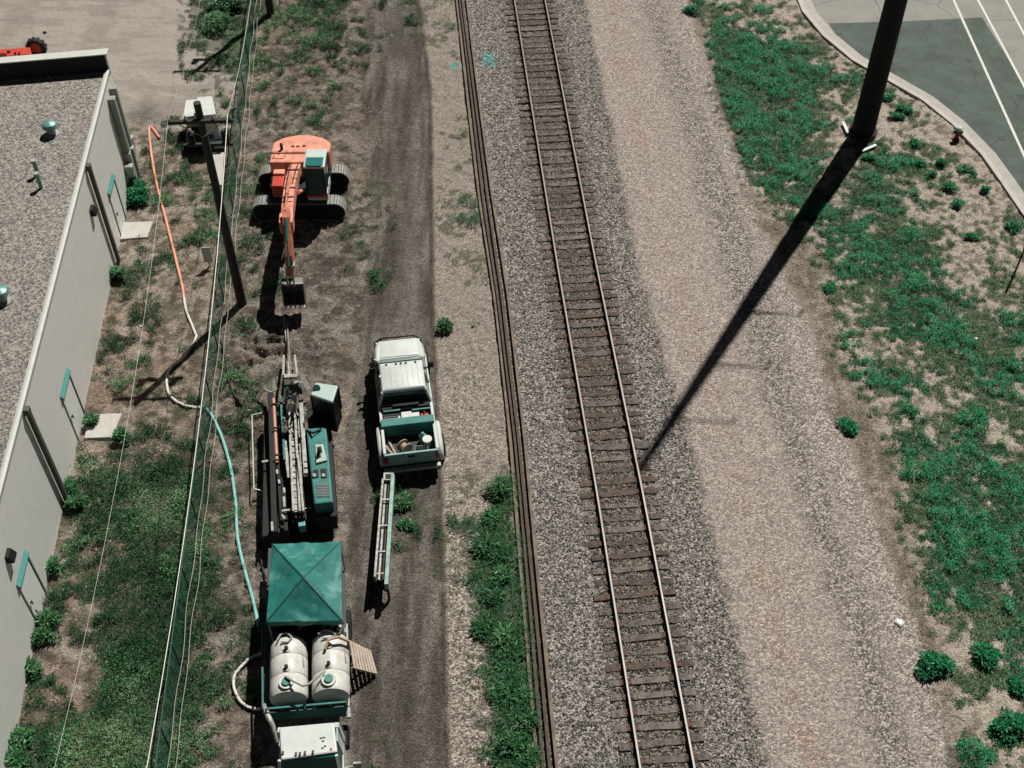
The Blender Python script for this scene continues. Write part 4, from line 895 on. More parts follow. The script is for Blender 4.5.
for (a, b_) in (((284,488),(284.5,493)), ((284,497),(284.5,507)), ((282,511),(290,510)), ((282,515),(285,519)), ((272,522),(272.5,531)), ((262,462),(268,461)), ((277,470),(277.5,474)), ((288,470),(291,469)), ((290,484),(293,483)), ((279,480),(279.5,484))):
    wbar(a, 1.22, b_, 1.22, .07, .05).build('fitting', pale, root=rg)
wbar((282,511), 1.0, (312,508), 1.0, .04, .04).build('cross_bar', mat('pinkish_bar', (.45,.33,.28), .6), root=rg)
pslab(MB(), [(297.5,519),(304.5,518),(305.5,525.5),(298.5,526.5)], .95, .6).build('end_block', mat('end_teal', (.14,.38,.38), .4), root=rg, bevel=.02)
pslab(MB(), [(294,511),(304,510),(305,517),(295,518)], 1.1, .7).build('rack_end', black, root=rg, bevel=.01)
# gearbox and vise
rnd = random.Random(3)
cl = [black, steel, pale, black, teal, black]
for j in range(34):
    u = rnd.uniform(284, 301); v = rnd.uniform(381, 440); z_ = rnd.uniform(1.35, 1.75); w_ = rnd.uniform(.05, .13); m_ = cl[rnd.randrange(6)]
    if rnd.random() < .5: MB().tube([G(u,v,z_-.25), G(u+rnd.uniform(-2,2),v+rnd.uniform(-2,2),z_)], w_*.8, 10).build('valve', m_, root=rg)
    else: MB().bar(G(u,v,z_), G(u+rnd.uniform(-4,4),v+rnd.uniform(-5,5),z_), w_, w_*1.2).build('fitting', m_, root=rg, bevel=.008)
pslab(MB(), [(286,392),(298,391),(301,438),(290,440)], 1.35, .95).build('gearbox', mat('gear_dark', (.05,.055,.05), .5, .3, .3, 9), root=rg, bevel=.04)
MB().tube([G(291,404,1.4), G(291.3,408,1.75)], .17, 16).build('motor', steel, root=rg, smooth=True)
MB().tube([G(291.5,404.5,1.76), G(291.5,404.5,1.8)], .08, 12).build('red_cap', red, root=rg)
for j in range(7):
    a = (rnd.uniform(285,300), rnd.uniform(385,400)); b_ = (a[0]+rnd.uniform(-6,9), a[1]+rnd.uniform(15,35)); MB().tube([G(*a,1.6), G((a[0]+b_[0])/2+rnd.uniform(-3,3),(a[1]+b_[1])/2,1.95), G(*b_,1.55)], .025, 6).build('hose', black, root=rg)
# front: stake-down plate, guards and forks
def flap(pts, z_, name):
    w_ = [G(u, v, z) for (u, v), z in zip(pts, z_)]; MB().loft([[tuple(p) for p in w_], [(p.x,p.y,p.z+.04) for p in w_]]).build(name, pale_g, root=rg)
pale_g = mat('muddy_metal', (.34,.33,.29), .7, .1, .3, 5, dirt=(.2,.19,.165))
flap([(274.7,373.5),(278,390),(271,393),(264,390),(259,400),(258.5,395),(263,385)], [1.1,.9,.8,.5,.15,.15,.5], 'mud_guard')
flap([(298,371),(304,374),(309,381),(311.5,389),(307,392),(303,384)], [1.1,1.0,.7,.4,.5,.8], 'mud_guard')
for (a, b_) in (((284,356),(283.5,376)), ((295,356),(297.5,377)), ((289,352),(289,376))): wbar(a, .5, b_, 1.15, .07, .1).build('fork', pale_g, root=rg)
pslab(MB(), [(283,374),(299,374),(301,384),(284,385)], 1.15, .6).build('vise', mat('gear_dark', ()), root=rg, bevel=.03)
pslab(MB(), [(284,374),(297,374),(297,377),(284,377.5)], 1.2, 1.16).build('vise_plate', pale, root=rg)
MB().tube([G(286.5,318,.0)-Vector((0,0,.1)), G(289,352,.62), G(291,378,1.2)], .035, 8).build('drill_rod', steel, root=rg)
wbar((252,415), .5, (254,489), .5, .035).build('guard_frame', alu, root=rg)
wbar((254,489), .5, (269,492), .5, .035).build('guard_frame', alu, root=rg); wbar((269,492), .5, (269.5,472), .7, .03).build('guard_frame', alu, root=rg); wbar((252,415), .5, (262,413), .5, .03).build('guard_frame', alu, root=rg)
tag(MB().tube([G(284,316,.03), G(286,340,.12), G(290,352,.3)], .03, 8).build('loose_drill_rod', steel), 'thin drill rod lying between the excavator bucket and the rig fork', 'drill rod')

# ------------------------------------------------------------------ pickup
pk = empty('pickup_truck', (-3.72, 28.35, 0), R(8.5), 'white crew pickup with open bed and flared rear fenders', 'pickup truck')
body = mat('white_body', (.55,.59,.56), .32, 0, .14, 2, spec=.5)
W = .92
def ring(y_, w_, z0, z1, c=.1): return [(-w_,y_,z0),(w_,y_,z0),(w_+.02,y_,(z0+z1)/2),(w_-.02,y_,z1-c),(w_-c,y_,z1),(-w_+c,y_,z1),(-w_+.02,y_,z1-c),(-w_-.02,y_,(z0+z1)/2)]
bd = MB().loft([ring(-.62,W,.45,1.18,.06), ring(.9,W,.45,1.18,.08), ring(1.6,W,.45,1.17,.1), ring(2.3,W-.03,.48,1.1,.12), ring(2.62,W-.12,.5,1.02,.14), ring(2.72,W-.2,.55,.9,.12)]).build('body', body, pk, smooth=True, bevel=.02)
MB().loft([[(-.72,1.62,1.165),(.72,1.62,1.165),(.66,2.5,1.06),(-.66,2.5,1.06)],[(-.64,1.66,1.205),(.64,1.66,1.205),(.55,2.4,1.115),(-.55,2.4,1.115)]]).build('hood', body, pk, bevel=.03, smooth=True)
# greenhouse
def gr(z_, yf, yr, w_): return [(-w_,yr,z_),(w_,yr,z_),(w_,yf,z_),(-w_,yf,z_)]
MB().loft([gr(1.165,1.6,-.6,W-.05), gr(1.78,.86,-.52,W-.2)]).build('cabin_glass', glass, pk)
rf = MB().loft([gr(1.76,.8,-.58,W-.17), gr(1.84,.74,-.55,W-.18), gr(1.9,.6,-.48,W-.27)]).build('roof', body, pk, bevel=.03, smooth=True)
rb = MB()
for j in range(7): rb.box(-.55+j*.18, -.53+j*.18, -.42, .52, 1.898, 1.912)
rb.build('roof_rib', body, rf)
for x_ in (-.5,-.17,0,.17,.5): MB().box(x_-.035, x_+.035, .57, .64, 1.89, 1.935).build('marker_light', mat('amber_dark', (.08,.05,.04), .4), rf, bevel=.01)
for s_ in (-1, 1):
    for (y0, y1) in ((1.61, .88), (.28, .22), (-.6, -.54)):
        MB().bar((s_*(W-.04), y0, 1.16), (s_*(W-.19), y1, 1.8), .09, .07).build('pillar', body, pk)
    MB().bar((s_*(W-.02), -.6, 1.18), (s_*(W-.02), 1.6, 1.18), .05, .03).build('window_sill', body, pk)
    d = MB().box(s_*W-.012 if s_ < 0 else W+.01, s_*W+.012 if s_ > 0 else -W-.01, -.55, .25, .5, 1.14)
    mr_ = MB().box(s_*(W+.1)-.09, s_*(W+.1)+.11, .98, 1.05, 1.12, 1.38).bar((s_*(W-.02),1.0,1.15),(s_*(W+.1),1.0,1.2),.04).build('side_mirror', black, pk, bevel=.02)
    MB().box(s_*(W+.012)-.015, s_*(W+.012)+.015, .12, .3, 1.0, 1.03).build('door_handle', black, pk)
MB().box(-W+.1, W-.1, 2.72, 2.9, .42, .68).box(-.75,.75,2.75,2.82,.68,.7).build('front_bumper', black, pk, bevel=.03)
MB().tube([(-.85,2.7,.55),(-.82,2.85,.72),(-.6,2.93,.84),(.6,2.93,.84),(.82,2.85,.72),(.85,2.7,.55)], .03, 8).tube([(-.6,2.9,.5),(-.6,2.93,.84)], .025, 6).tube([(.6,2.9,.5),(.6,2.93,.84)], .025, 6).build('bull_bar', black, pk, smooth=True)
for s_ in (-1, 1): MB().box(s_*.66-.14, s_*.66+.14, 2.66, 2.735, .68, .86).build('headlight', mat('pale_lens', ()), pk, bevel=.02)
# bed
shell = MB().box(-W, -W+.1, -2.7, -.62, .62, 1.2).box(W-.1, W, -2.7, -.62, .62, 1.2).box(-W+.1, W-.1, -.72, -.62, .62, 1.25).build('bed', body, pk, bevel=.02)
MB().box(-W+.1, W-.1, -2.68, -.72, .6, .7).build('bed_floor', mat('bed_floor', (.03,.035,.035), .7, 0, .3, 6), pk)
MB().box(-W+.02, W-.02, -2.78, -2.7, .62, 1.18).build('tailgate', mat('tail_teal', (.25,.42,.4), .4, 0, .2, 3), pk, bevel=.02)
MB().box(-.12,.12,-2.8,-2.785,.98,1.06).build('tailgate_handle', black, pk)
MB().box(-W-.02, W+.02, -2.98, -2.8, .45, .6).build('rear_bumper', steel, pk, bevel=.03)
MB().box(-W+.03, W-.03, -1.62, -1.3, .72, 1.3).build('cross_box', teal, pk, bevel=.02)
MB().box(-W+.1, W-.1, -.9, -.73, .72, 1.32).box(-.45,.45,-.86,-.74,1.33,1.4).build('cargo_box', black, pk, bevel=.02)
MB().box(-W+.15,-.2,-.98,-.92,1.28,1.31).build('headache_rail', teal, pk); MB().box(.2,.8,-1.0,-.94,1.22,1.26).build('headache_rail', teal, pk)
for s_ in (-1, 1):
    fd = []
    for j in range(9): a = math.pi*j/8; fd.append((-1.95+.78*math.copysign(abs(math.cos(a))**.7, math.cos(a)), .5+.6*math.sin(a)**.6))
    x0_, x1_ = (W-.03, W+.16) if s_ > 0 else (-W-.16, -W+.03)
    fo = MB().prism(fd, 'x', x0_, x1_).build('rear_fender', body, pk, bevel=.09, smooth=True)
    MB().box(s_*(W-.07)-.06, s_*(W-.07)+.06, -2.815, -2.785, .8, 1.08).build('tail_light', mat('tail_red', (.3,.01,.01), .3), pk)
    for (y_, x_, w2) in ((1.9, W-.02, .13), (-1.95, W+.07, .17)):
        wl = MB().tube([(s_*x_-w2,y_,.4),(s_*x_+w2,y_,.4)], .4, 22)
        wo = wl.build('wheel', rubber, pk, bevel=.03); MB().tube([(s_*x_+s_*(w2-.01),y_,.4),(s_*x_+s_*(w2+.015),y_,.4)], .22, 16).build('rim', pale, wo)
    MB().box(s_*(W+.03)-.02, s_*(W+.03)+.02, 1.9-.48, 1.9+.48, .78, .84).build('wheel_arch', black, pk, bevel=.01)
MB().box(-.35,.35,-2.4,2.4,.3,.5).box(-.85,.85,-2.1,-1.9,.32,.45).box(-.85,.85,1.8,2.0,.32,.45).build('chassis', black, pk)
MB().tube([(-.78,.9,1.6),(-.98,1.1,1.65)], .012, 6).build('antenna', black, pk)
pkm = Matrix.Translation(pk.location) @ Matrix.Rotation(pk.rotation_euler[2], 4, 'Z')
def onpk(x_, y_, z_): return pkm @ Vector((x_, y_, z_))
def item(name, mb_, m_, pos, lab, cat, bevel=.01, smooth=False, rz=8.5):
    o = mb_.build(name, m_, bevel=bevel, smooth=smooth); o.location = pos; o.rotation_euler = (0, 0, R(rz)); return tag(o, lab, cat)
item('cooler', MB().box(-.3,.3,-.17,.17,0,.42).box(-.31,.31,-.18,.18,.421,.48), white, onpk(.12,-1.1,.7), 'white cooler in the front of the pickup bed behind the cab', 'cooler', .03)
item('white_tray', MB().box(-.3,.3,-.16,.16,0,.02).box(-.3,.3,-.17,-.15,.02,.1).box(-.3,.3,.15,.17,.02,.1), white, onpk(-.5,-1.12,1.05), 'shallow white tray left of the cooler in the pickup bed', 'tray')
item('tray_stand', MB().box(-.3,.3,-.15,.15,0,.34), black, onpk(-.5,-1.12,.7), 'dark crate under the white tray in the pickup bed', 'crate')
item('fuel_can', MB().box(-.13,.13,-.14,.14,0,.34).tube([(0,.08,.34),(0,.02,.44)], .03, 8).bar((-.09,-.08,.38),(.05,-.08,.38),.03), red, onpk(.6,-1.12,.78), 'red fuel can in the right front corner of the pickup bed', 'fuel can', .04)
item('can_crate', MB().box(-.16,.16,-.16,.16,0,.079), black, onpk(.6,-1.12,.7), 'low dark crate under the red fuel can', 'crate')
item('wood_offcut', MB().bar((-.12,.4,.05),(.12,-.35,.05),.07,.04).bar((-.22,.1,.12),(.05,-.4,.1),.07,.04), wood, onpk(-.6,-2.15,.7), 'two pale wooden offcuts at the left of the pickup bed', 'wood')
item('cable_reel', MB().tube([(0,-.14,.24),(0,-.11,.24)], .23, 18).tube([(0,-.11,.24),(0,.11,.24)], .13, 14).tube([(0,.11,.24),(0,.14,.24)], .23, 18), wood, onpk(-.2,-2.3,.7), 'tan wooden cable reel in the middle of the pickup bed', 'cable reel', 0, rz=40)
item('metal_crate', MB().box(-.22,.22,-.15,.15,0,.03).box(-.22,-.2,-.15,.15,.03,.25).box(.2,.22,-.15,.15,.03,.25).box(-.2,.2,-.15,-.13,.03,.25).box(-.2,.2,.13,.15,.03,.25), pale, onpk(.35,-2.45,.7), 'open pale metal crate by the tailgate in the pickup bed', 'crate')
item('teal_jug', MB().tube([(0,0,0),(0,0,.3),(0,0,.38),(0,0,.46)], [.12,.13,.07,.04], 14), mat('jug_teal', (.15,.35,.33), .35), onpk(.45,-1.95,.7), 'teal jug standing in the right of the pickup bed', 'jug', 0, True)
item('white_bucket', MB().tube([(0,0,0),(0,0,.33)], [.12,.15], 16).tube([(0,0,.33),(0,0,.36)], .16, 16), white, onpk(.58,-2.15,.7), 'white lidded bucket beside the teal jug in the pickup bed', 'bucket', 0)

# ------------------------------------------------------------------ long steel ramp behind the pickup
rp = empty('steel_ramp', G(383, 540), R(5), 'long raised steel ramp with teal side plate behind the pickup', 'ramp')
za, zb = .75, .95
wbar((393,477), za, (386.5,587), zb, .12, .3).build('side_plate', mat('ramp_teal', (.22,.33,.3), .5, .2, .3, 5, dirt=(.12,.2,.18)), root=rp, bevel=.01)
wbar((383,481), za, (375,579), zb, .07, .25).build('side_rail', steel, root=rp, bevel=.01)
wbar((386,480), za-.05, (379,580), zb-.05, .06, .06).build('inner_rail', pale, root=rp); wbar((389,482), za-.05, (383,580), zb-.05, .05, .06).build('inner_rail', rust, root=rp)
wbar((388,478), za-.17, (381,582), zb-.17, .42, .03).build('deck', black, root=rp)
pslab(MB(), [(383.5,472.5),(394,472.5),(393.5,480),(383,480)], za+.12, za-.1).build('end_frame', pale, root=rp, bevel=.01)
pslab(MB(), [(385.5,474),(392,474),(391.7,478.8),(385.2,478.8)], za+.125, za+.121).build('end_opening', black, root=rp)
for v in (500, 526, 552, 574): wbar((383-(v-481)*.08,v), .9, (391.5-(v-477)*.06,v-.5), .9, .05, .05).build('cross_bar', steel, root=rp)
for (u, v, z_) in ((393,478,za),(384,479,za),(387,583,zb),(376,578,zb)):
    p = G(u, v, z_); MB().bar((p.x,p.y,z_-.1), (p.x,p.y,-.02), .07).build('leg', black, root=rp)
a = G(376,578,zb-.2); b_ = G(387,584,zb-.2); MB().prism([(a.x,a.y),(b_.x,b_.y),(b_.x,b_.y-.06),(a.x,a.y-.06)], 'z', .35, zb-.1).build('end_plate', black, root=rp)

# ------------------------------------------------------------------ tank truck
tk = empty('flatbed_truck', G(306, 690), R(5), 'white cab flatbed truck facing the viewer, carrying tanks and a tent', 'truck')
BZ = 1.05
pslab(MB(), [(268,548),(343,546),(350,714),(262,718)], BZ, BZ-.16).build('flatbed', mat('bed_dark', (.04,.045,.045), .6, 0, .3, 5), root=tk, bevel=.02)
A = G(306,550,.7); B = G(307,712,.7); MB().bar(A+Vector((.4,0,0)), B+Vector((.4,0,0)), .12, .28).bar(A-Vector((.4,0,0)), B-Vector((.4,0,0)), .12, .28).build('chassis', black, root=tk)
cr_ = [(279,727),(334,722),(337.5,752),(281,760)]
ct = [G(u, v, 2.45) for u, v in cr_]
cl_ = [G(u, v, 2.45) for u, v in cr_]
c0 = sum(cl_, Vector())/4
ux = (cl_[1]-cl_[0]); ux.z = 0; ux.normalize(); uy = Vector((-ux.y, ux.x, 0))     # ux to the viewer's right, uy to the rear
def cab_pt(x_, y_, z_): q_ = c0+ux*x_+uy*y_; return (q_.x, q_.y, z_)
hw = .74
lowr = [(-hw-.1,.45),(hw+.1,.45),(hw+.12,-.95),(-hw-.12,-.95)]
MB().loft([[cab_pt(x_,y_,.6) for x_, y_ in lowr], [cab_pt(x_,y_,1.55) for x_, y_ in lowr]]).build('cab_body', body, root=tk, bevel=.05)
MB().loft([[cab_pt(x_,y_,1.55) for x_, y_ in ((-hw-.08,.43),(hw+.08,.43),(hw+.08,-.9),(-hw-.08,-.9))], [cab_pt(x_,y_,2.36) for x_, y_ in ((-hw,.42),(hw,.42),(hw,-.48),(-hw,-.48))]]).build('cab_glass', mat('truck_glass', (.01,.1,.075), .1, 0, .1, 2), root=tk)
for x_ in (-1, 1):
    MB().bar(cab_pt(x_*(hw+.09),-.92,1.55), cab_pt(x_*hw,-.46,2.38), .08).build('pillar', body, root=tk); MB().bar(cab_pt(x_*(hw+.07),.4,1.5), cab_pt(x_*hw,.4,2.38), .14).build('pillar', body, root=tk)
    MB().loft([[cab_pt(x_*(hw+.06),.42,1.56),cab_pt(x_*(hw+.1),.42,1.56),cab_pt(x_*(hw+.1),-.05,1.56),cab_pt(x_*(hw+.06),-.05,1.56)],[cab_pt(x_*(hw-.0),.42,2.36),cab_pt(x_*(hw+.03),.42,2.36),cab_pt(x_*(hw+.03),-.05,2.36),cab_pt(x_*(hw-.0),-.05,2.36)]]).build('rear_panel', body, root=tk)
rf_ = MB().loft([[(p.x,p.y,2.36) for p in cl_], [(p.x,p.y,2.46) for p in cl_]]).build('cab_roof', body, root=tk, bevel=.05)
for u, v in ((283,753),(296,754),(300,754),(305,753),(313,752)): p = G(u,v,2.47); MB().box(p.x-.03,p.x+.03,p.y-.05,p.y+.05,2.455,2.5).build('roof_light', mat('amber_dark', ()), root=tk, bevel=.01)
for u, v in ((321,738),(324,737.5),(323,741),(325,746),(322.5,748)): p = G(u,v,2.47); MB().box(p.x-.035,p.x+.03,p.y-.02,p.y+.02,2.455,2.467).build('roof_mark', black, root=tk)
p = G(331,749,2.47); MB().box(p.x-.03,p.x+.03,p.y-.03,p.y+.03,2.455,2.48).build('roof_light', red, root=tk)
MB().loft([[cab_pt(x_,y_,z_) for x_, z_ in ((-hw+.02,.5),(hw-.02,.5),(hw-.02,1.3),(-hw+.02,1.3))] for y_ in (-.9, -1.75)]).build('engine_hood', body, root=tk, bevel=.08)
MB().loft([[cab_pt(x_,y_,z_) for x_, z_ in ((-hw-.15,.35),(hw+.15,.35),(hw+.15,.6),(-hw-.15,.6))] for y_ in (-1.76, -1.95)]).build('front_bumper', pale, root=tk, bevel=.03)
for s_ in (-1, 1):
    mm = MB().tube([cab_pt(s_*(hw+.08),-.7,2.0), cab_pt(s_*(hw+.5),-.55,1.95)], .02, 6).tube([cab_pt(s_*(hw+.1),-.75,1.5), cab_pt(s_*(hw+.5),-.55,1.75)], .02, 6)
    for q_ in (1.45,): mm.loft([[cab_pt(s_*(hw+.5)-.1,-.52,z_) for z_ in (1.55,)]+[cab_pt(s_*(hw+.5)+.1,-.52,1.55),cab_pt(s_*(hw+.5)+.1,-.52,2.02),cab_pt(s_*(hw+.5)-.1,-.52,2.02)], [cab_pt(s_*(hw+.5)-.1,-.58,1.55),cab_pt(s_*(hw+.5)+.1,-.58,1.55),cab_pt(s_*(hw+.5)+.1,-.58,2.02),cab_pt(s_*(hw+.5)-.1,-.58,2.02)]])
    mm.build('side_mirror', pale, root=tk)
    for y_ in (-1.2, 3.9, 4.6):
        x_ = hw+.02 if y_ < 0 else .78; w2 = .14 if y_ < 0 else .22
        a = Vector(cab_pt(s_*x_-w2,y_,.46)); b_ = Vector(cab_pt(s_*x_+w2,y_,.46)); MB().tube([a, b_], .46, 20).build('wheel', rubber, root=tk, bevel=.03)
    MB().tube([cab_pt(s_*(hw-.0),.55,.7), cab_pt(s_*(hw-.0),1.15,.7)], .2, 14).build('fuel_tank', black, root=tk)
# headboard
hb = [(264,716),(347,708)]
a = G(266,710,1.6); b_ = G(346,703,1.6)
for z_ in (1.1, 1.38, 1.66): MB().bar((a.x,a.y,z_), (b_.x,b_.y,z_), .05, .05).build('headboard_bar', teal, root=tk)
for j in range(6): t_ = j/5; p = a.lerp(b_, t_); MB().bar((p.x,p.y,BZ), (p.x,p.y,1.66), .05, .04).build('headboard_post', teal, root=tk)
MB().prism([(a.x,a.y-.02),(b_.x,b_.y-.02),(b_.x,b_.y-.05),(a.x,a.y-.05)], 'z', BZ+.02, 1.5).build('headboard_panel', mat('panel_teal', (.02,.1,.09), .4, 0, .3), root=tk)
MB().tube([G(264,705,1.3), G(268,716,1.5), G(273,726,1.4), G(277,742,1.0)], [.06,.08,.07,.04], 10).build('side_pipe', pale, root=tk, smooth=True); MB().tube([G(348,708,1.2), G(349,718,1.2)], .07, 10).build('side_pipe', pale, root=tk)
MB().bar(G(262,622,1.2), G(263,712,1.2), .05, .06).build('side_rail', teal, root=tk); MB().bar(G(347,624,1.2), G(349,706,1.2), .05, .06).build('side_rail', pale, root=tk)
# things on the bed
tankm = mat('tank_plastic', (.56,.56,.52), .4, 0, .08, 4, dirt=(.43,.41,.37)); ringm = mat('tank_band', (.4,.38,.35), .5)
for (ua, va, ub, vb, lab) in ((286.5,633,286.5,692,'left one of the two white cylindrical tanks, beside the bed side with the coiled hose'), (328.5,629,329,689,'right one of the two white cylindrical tanks, beside the leaning pallet')):
    a = G(ua, va, 2.1); b_ = G(ub, vb, 2.1); d = (b_-a).normalized(); r_ = .53; zc = BZ+.52
    a = Vector((a.x,a.y,zc)); b_ = Vector((b_.x,b_.y,zc)); t = empty('water_tank', (a.x,a.y,BZ), 0, lab, 'tank', 'white tanks on the truck bed')
    Ln = (b_-a).length
    prof_ = [(0,.3),(.02,.42),(.1,.5),(.16,r_)]
    ss = [(0,.3),(.04,.44),(.14,.52)]
    for c_ in (.33,.66):
        x_ = Ln*c_; ss += [(x_-.05,r_),(x_-.02,r_-.018),(x_+.02,r_-.018),(x_+.05,r_)]
    ss += [(Ln-.12,r_),(Ln-.03,r_-.03),(Ln,r_-.08)]
    MB().tube([a+d*x_ for x_, _ in ss], [q_ for _, q_ in ss], 32).build('shell', tankm, root=t, smooth=True)
    for c_ in (.33,.66): MB().tube([a+d*(Ln*c_-.015), a+d*(Ln*c_+.015)], r_-.008, 32, False).build('band', ringm, root=t)
    c = a+d*(Ln-.28); MB().tube([c+Vector((0,0,r_-.08)), c+Vector((0,0,r_+.05))], .2, 20).build('neck', tankm, root=t); MB().tube([c+Vector((0,0,r_+.051)), c+Vector((0,0,r_+.11))], .12, 20).build('lid', mat('lid_teal', (.05,.22,.19), .4), root=t)
    for k_ in (.28,.6):
        c = a+d*(Ln*k_); dx_ = Vector((-.02,0,0)); MB().tube([c+Vector((0,0,r_-.05)), c+Vector((0,0,r_+.03))], .1, 16).build('port', tankm, root=t); MB().tube([c+Vector((0,0,r_+.031)), c+Vector((0,0,r_+.12))], .055, 12).build('fitting', black, root=t)
    MB().bar(a+Vector((.46,-.4,.28)), a+d*(.95)+Vector((.46,0,.28)), .015, .1).build('level_strip', mat('strip', (.15,.2,.18), .5), root=t)
    for k_ in (.25, .75):
        c = a+d*(Ln*k_); MB().prism([(c.x-.45,BZ),(c.x+.45,BZ),(c.x+.45,BZ+.22),(c.x+.25,BZ+.08),(c.x-.25,BZ+.08),(c.x-.45,BZ+.22)], 'y', c.y-.05, c.y+.05).build('cradle', black, root=t)
tag(MB().tube([G(285,676,2.25),G(293,681,2.3),G(303,686,2.3),G(309,684,2.3),G(325,671,2.25)], .035, 8).build('connecting_hose', mat('grey_hose', (.3,.33,.31), .6), smooth=True), 'grey hose linking the fittings on top of both white tanks', 'hose')
tag(MB().tube([G(325,649,2.2),G(328,640,2.3),G(338,637,2.3),G(348,641,2.0),G(349,655,1.3)], .045, 8).build('suction_hose', mat('tan_hose', (.45,.3,.22), .6), smooth=True), 'tan hose curling from the right tank over the pallet', 'hose')
for lab, pts in (('coil of grey hose on the north end of the left tank', [(277,640),(281,634),(287,633),(292,637),(288,642),(281,642)]), ('coil of grey hose on the north end of the right tank', [(318,634),(324,630),(332,631),(336,635),(330,638),(322,638)])):
    tag(MB().tube([G(u,v,2.14) for u, v in pts], .03, 8).build('hose_loop', mat('grey_hose', ()), smooth=True), lab, 'hose')
# mixing gear under the tent's lower edge
mxo = empty('mixing_unit', G(305, 628, BZ), R(4), 'dark mixing pump with rusty pipes between the tent and the tanks', 'pump')
pslab(MB(), [(275,600),(335,600),(338,622),(274,624)], 1.6, BZ).build('hopper', black, root=mxo, bevel=.03)
for u, v, m_ in ((330,628,rust),(338,629,pale),(323,627,rust),(343,634,pale),(300,628,steel)): MB().tube([G(u,v,1.4), G(u+3,v-4,1.75)], .07, 10).build('pipe', m_, root=mxo)
# tent
TZ = 2.5
tn = empty('canopy_tent', G(304, 582, BZ), R(3), 'teal pop-up canopy tent with peaked roof over the truck bed', 'tent')
tcn = [G(u, v, TZ) for u, v in ((272,544),(341,541.5),(342.5,620.5),(266.5,622))]; apx = G(303.5, 577.5, TZ+.62)
tentm = mat('tent_cloth', (.012,.145,.125), .6, 0, .25, 2.2, .004, dirt=(.006,.095,.082))
nt_ = tentm.node_tree; dn = nt_.nodes.new('ShaderNodeTexNoise'); dn.inputs['Scale'].default_value = 1.4; dn.inputs['Detail'].default_value = 9; dn.inputs['Roughness'].default_value = .7
cr2 = nt_.nodes.new('ShaderNodeValToRGB'); cr2.color_ramp.elements[0].position = .52; cr2.color_ramp.elements[1].position = .78; nt_.links.new(dn.outputs[0], cr2.inputs[0])
tco = nt_.nodes.new('ShaderNodeTexCoord'); nt_.links.new(tco.outputs['Object'], dn.inputs['Vector'])
mxn = nt_.nodes.new('ShaderNodeMix'); mxn.data_type = 'RGBA'; bs = nt_.nodes['Principled BSDF']; src = bs.inputs['Base Color'].links[0].from_socket
nt_.links.new(cr2.outputs[0], mxn.inputs[0]); nt_.links.new(src, mxn.inputs[6]); mxn.inputs[7].default_value = (.13, .3, .265, 1); nt_.links.new(mxn.outputs[2], bs.inputs['Base Color'])
tm = MB(); n_ = 14
for j in range(4):
    a, b_ = tcn[j], tcn[(j+1) % 4]
    idx = {}
    for r_ in range(n_+1):
        for c_ in range(n_-r_+1):
            wa = r_/n_; s_ = 0 if r_ == n_ else c_/(n_-r_)
            e_ = a.lerp(b_, s_); p = e_.lerp(apx, wa); edge = min(s_, 1-s_)*2*(1-wa)
            p = Vector(p); p.z += -.12*math.sin(math.pi*wa)*edge+(.03*math.sin(s_*15+wa*7+j*2)+.03*math.sin(wa*17-s_*13+j)+.02*math.sin(s_*31+j))*edge
            idx[(r_, c_)] = len(tm.v); tm.v.append(tuple(p))
    for r_ in range(n_):
        for c_ in range(n_-r_):
            tm.f.append((idx[(r_,c_)], idx[(r_,c_+1)], idx[(r_+1,c_)]))
            if c_ < n_-r_-1: tm.f.append((idx[(r_,c_+1)], idx[(r_+1,c_+1)], idx[(r_+1,c_)]))
    mid_ = len(tm.v)
roof_o = tm.build('roof', tentm, root=tn, smooth=True)
seam = mat('tent_seam', (.006,.06,.053), .6)
for j in range(4):
    a = tcn[j]; b_ = tcn[(j+1) % 4]; MB().bar(a+Vector((0,0,.006)), apx+Vector((0,0,.006)), .035, .012).build('roof_seam', seam, root=tn)
    vm = MB(); pr_ = None
    for q_ in range(9):
        p = a.lerp(b_, q_/8); o_ = math.sin(q_*2.2+j)*.02; cur = [(p.x+o_,p.y+o_,TZ-.22-.02*math.sin(q_*1.7)),(p.x,p.y,TZ)]
        if pr_: vm.add([pr_[0], cur[0], cur[1], pr_[1]], [(0,1,2,3)])
        pr_ = cur
    vm.build('valance', tentm, root=tn)
    q_ = a.lerp((tcn[0]+tcn[2])/2, .03); MB().bar((q_.x,q_.y,BZ if True else 0), (q_.x,q_.y,TZ-.03), .04).build('leg', pale, root=tn)
# pallet
pt = [G(349,640,1.0), G(371,651,.12), G(377.5,674,.12), G(353.5,668,1.0)]
pa = empty('wooden_pallet', (pt[1].x, pt[1].y, 0), 0, 'slatted wooden pallet leaning on the right side of the truck', 'pallet')
nrm = (pt[1]-pt[0]).cross(pt[3]-pt[0]).normalized(); nrm = nrm if nrm.z > 0 else -nrm
slm = mat('pallet_wood', (.5,.42,.34), .8, 0, .25, 5, .004)
for j in range(8):
    t_ = (j+.5)/8; a = pt[0].lerp(pt[1], t_); b_ = pt[3].lerp(pt[2], t_); MB().bar(a, b_, .09, .022, up=nrm).build('slat', slm, root=pa)
for t_ in (.05, .5, .95):
    a = pt[0].lerp(pt[3], t_)-nrm*.055; b_ = pt[1].lerp(pt[2], t_)-nrm*.055; MB().bar(a, b_, .04, .085, up=nrm).build('stringer', wood, root=pa)

